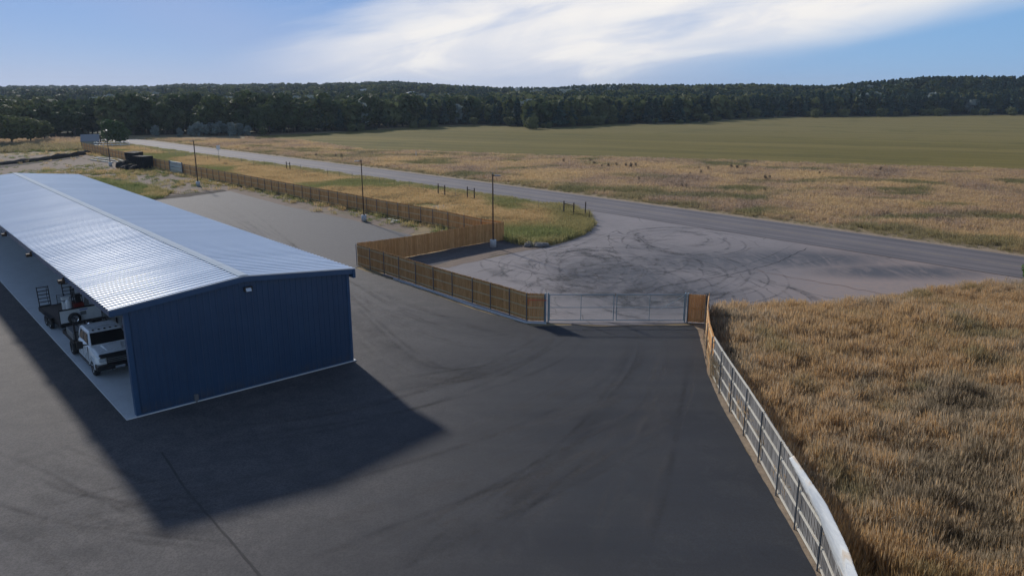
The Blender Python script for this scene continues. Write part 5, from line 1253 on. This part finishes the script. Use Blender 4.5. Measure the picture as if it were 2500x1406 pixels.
ZN = [(-60, 255, 'dark', 10.5, 'dark leafy tree in the wood edge at the far left, behind the rough ground', 'front trees at the far left', 24),
      (255, 470, 'dark', 12, 'dark leafy tree in the wood edge behind the bend of the road', 'front trees behind the bend of the road', 24),
      (470, 760, 'dark', 12.5, 'dark leafy tree in the wood edge left of the green field', 'front trees left of the green field', 26),
      (760, 1010, 'dark', 12, 'dark leafy tree in the wood edge at the left end of the green field', 'front trees at the left end of the green field', 22),
      (1010, 1500, 'pine', 9.5, 'narrow dark evergreen in the wood edge behind the middle of the green field', 'front evergreens behind the middle of the field', 44),
      (1500, 1950, 'pine', 10.5, 'narrow dark evergreen in the wood edge behind the right part of the green field', 'front evergreens behind the right part of the field', 40),
      (1950, 2560, 'pine', 12, 'dark evergreen at the foot of the right hand wooded rise', 'front evergreens at the foot of the right rise', 44)]
for (a, b, kd, h, lb, gp_, cnt) in ZN:
    for k in range(cnt):
        px = a+(b-a)*(k+random.random())/cnt; back = random.uniform(3, 26); x, y = edge_pt(px, back)
        tree('leafy_tree' if kd == 'dark' else 'evergreen_tree', ('olive' if kd == 'dark' and random.random() < .22 else kd), x, y, h*random.uniform(.72, 1.12), lb, 'tree', gp_, random.uniform(.95, 1.3))
for px, yy, h in ((-20,345,9),(30,340,8),(75,338,7.5),(110,334,6)):
    x, y = G(px, yy+12); tree('olive_tree', 'olive', x, y, h, 'olive green tree at the left edge, in front of the dark wood', 'tree', 'olive green trees at the left edge', 1.2)
for px, yy, h in ((468,333,3.6),(482,332,4.6),(498,332,5.2),(514,331,4.6),(530,332,5.4),(548,331,5.0),(566,332,4.8),(586,331,4.4),(604,332,3.6),(380,333,3.8),(440,334,3.0)):
    x, y = G(px, yy); tree('silver_shrub', 'silver', x, y, h, 'silvery grey shrub at the foot of the dark trees, left of the field', 'shrub', 'silvery shrubs at the wood edge', .95)
sx = [(1010,314,3),(1035,312,3.4),(1060,311,3),(1300,316,5),(1395,309,3.4),(1420,308,4.4),(1440,307,4.6),(1465,306,4),(1340,314,2.6),(1720,300,4),(1780,292,5),(1840,290,5.5),(1990,288,4.5),(2060,287,5),(2150,286,5.5),(2290,284,5),(2400,283,4.5),(2470,283,5),(860,323,3),(880,321,3.2),(640,331,3)]
for k in range(34):
    px = random.uniform(1015, 2520); e_ = np.array(edge_pt(px, -random.uniform(0, 4))); sx.append((px, None, random.uniform(1.8, 4.2), e_))
for q_ in sx:
    px, yy, h = q_[:3]
    x, y = q_[3] if yy is None else G(px, yy); tree('scrub_bush', 'scrub', float(x), float(y), h, 'low olive scrub bush on the far edge of the green field', 'bush', 'scrub bushes along the far edge of the field', 1.1)
x, y = G(284, 352); tree('round_bush', 'green', x, y, 7.4, 'large round green bush at the bend of the road', 'bush', None, 1.15)
x, y = G(2516, 684); tree('round_bush', 'bright', x, y, 1.5, 'bright green bush at the right edge beside the road', 'bush', None, 1.2, 0)
WP = [(1540,412,1.6),(1528,410,1.3),(1552,411,1.4),(1485,410,1.3),(1470,411,1.1),(1376,398,1.2),(1441,399,1.3),(1560,445,1.2),(1639,440,1.1),(1664,462,1.2),(1675,461,1.1),(1650,459,.9),(1711,428,1.3),(1728,417,1.1),(1785,414,1.4),(1800,415,1.5),(1818,415,1.4),(1868,442,1.5),(1878,441,1.2),(1588,436,.9),(1684,430,1),(1475,423,.8),(835,387,1.4),(820,386,1.2),(772,384,1.2),(1640,479,.8),(2150,420,1.3),(2000,430,1.1),(1450,404,1.2),(1505,408,1.2)]
for px, yy, h in WP:
    x, y = G(px, yy); tree('dark_weed', 'weed', x, y, h*.85, 'dark brown seedy weed standing out of the dry weeds beyond the road', 'weed', 'dark seedy weeds beyond the road', 1.0, 0)
# ------------------------------------------------------------------ FOREST MASS on the rise
FT = [hidden(crown('forest_tree', M_CONIF, 200+i, 'pine', 260, .075, .22), 'forest_tree') for i in range(4)]+[hidden(crown('forest_tree', M_LEAF, 210+i, 'round', 260, .09), 'forest_tree') for i in range(3)]+[hidden(crown('forest_tree', M_LEAFS, 220, 'round', 240, .09), 'forest_tree')]+[hidden(crown('forest_tree', M_LEAFO, 230+i, 'round', 260, .09), 'forest_tree') for i in range(2)]
def forest():
    pts = []; r = np.random.default_rng(5)
    az = r.uniform(-.80, .80, 60000); u = r.random(60000); r0 = rear(az)+8; R = np.interp(az, skx, skr)+120
    rr = np.sqrt(r0**2+u*(R**2-r0**2)); keep = r.random(60000) < np.clip((260/rr)**1.1, .04, 1)*.75
    az = az[keep]; rr = rr[keep]; X = rr*np.sin(az); Y = rr*np.cos(az)
    clear = fbm(X*.018, Y*.012, 71); k2 = (clear < .66) | (rr < rear(az)+90); X, Y, az, rr = X[k2], Y[k2], az[k2], rr[k2]
    h = (7+4.5*r.random(len(X)))*(1+.12*(rr > 600)); left = az < az_px(1000)
    pk = np.where(left, r.integers(2, 7, len(X)), r.integers(0, 5, len(X))); pk = np.where((r.random(len(X)) < .08) & (fbm(X*.02, Y*.02, 77) > .52), 7, pk); pk = np.where((r.random(len(X)) < .45) & (fbm(X*.015+7, Y*.02, 78) > .55), r.integers(8, 10, len(X)), pk)
    return scatter('forest', np.stack([X, Y], 1), th(X, Y), h, h*0, FT, pk)
forest()
for px, yy, s_ in ((878,232,9),(905,228,7),(885,240,6),(360,236,7),(590,238,5),(790,243,5),(1000,246,5)):
    az = float(az_px(px)); r = 620.0; x, y = r*math.sin(az), r*math.cos(az)
    o = bpy.data.objects.new('pale_outcrop', PS[0]); COL.objects.link(o); o.location = (x, y, float(th(x, y))+5.5); o.scale = (s_, s_, s_*2.2)
    tag(o, 'pale rock showing between the trees on the distant wooded rise', 'rock', 'pale rocks on the distant rise')

# ------------------------------------------------------------------ AIR
def m_haze(q):
    v = q('ShaderNodeVolumePrincipled', {'Color': (0.62,0.76,0.95,1), 'Density': HAZE, 'Anisotropy': 0.2})
    q('ShaderNodeOutputMaterial', {1: v.outputs[0]})
HAZE = 0.00012
hz = MB().box(-3000, 3000, -300, 4400, -1.2, 60).build('haze', mat('thin_haze', m_haze)); tag(hz, kind='stuff')
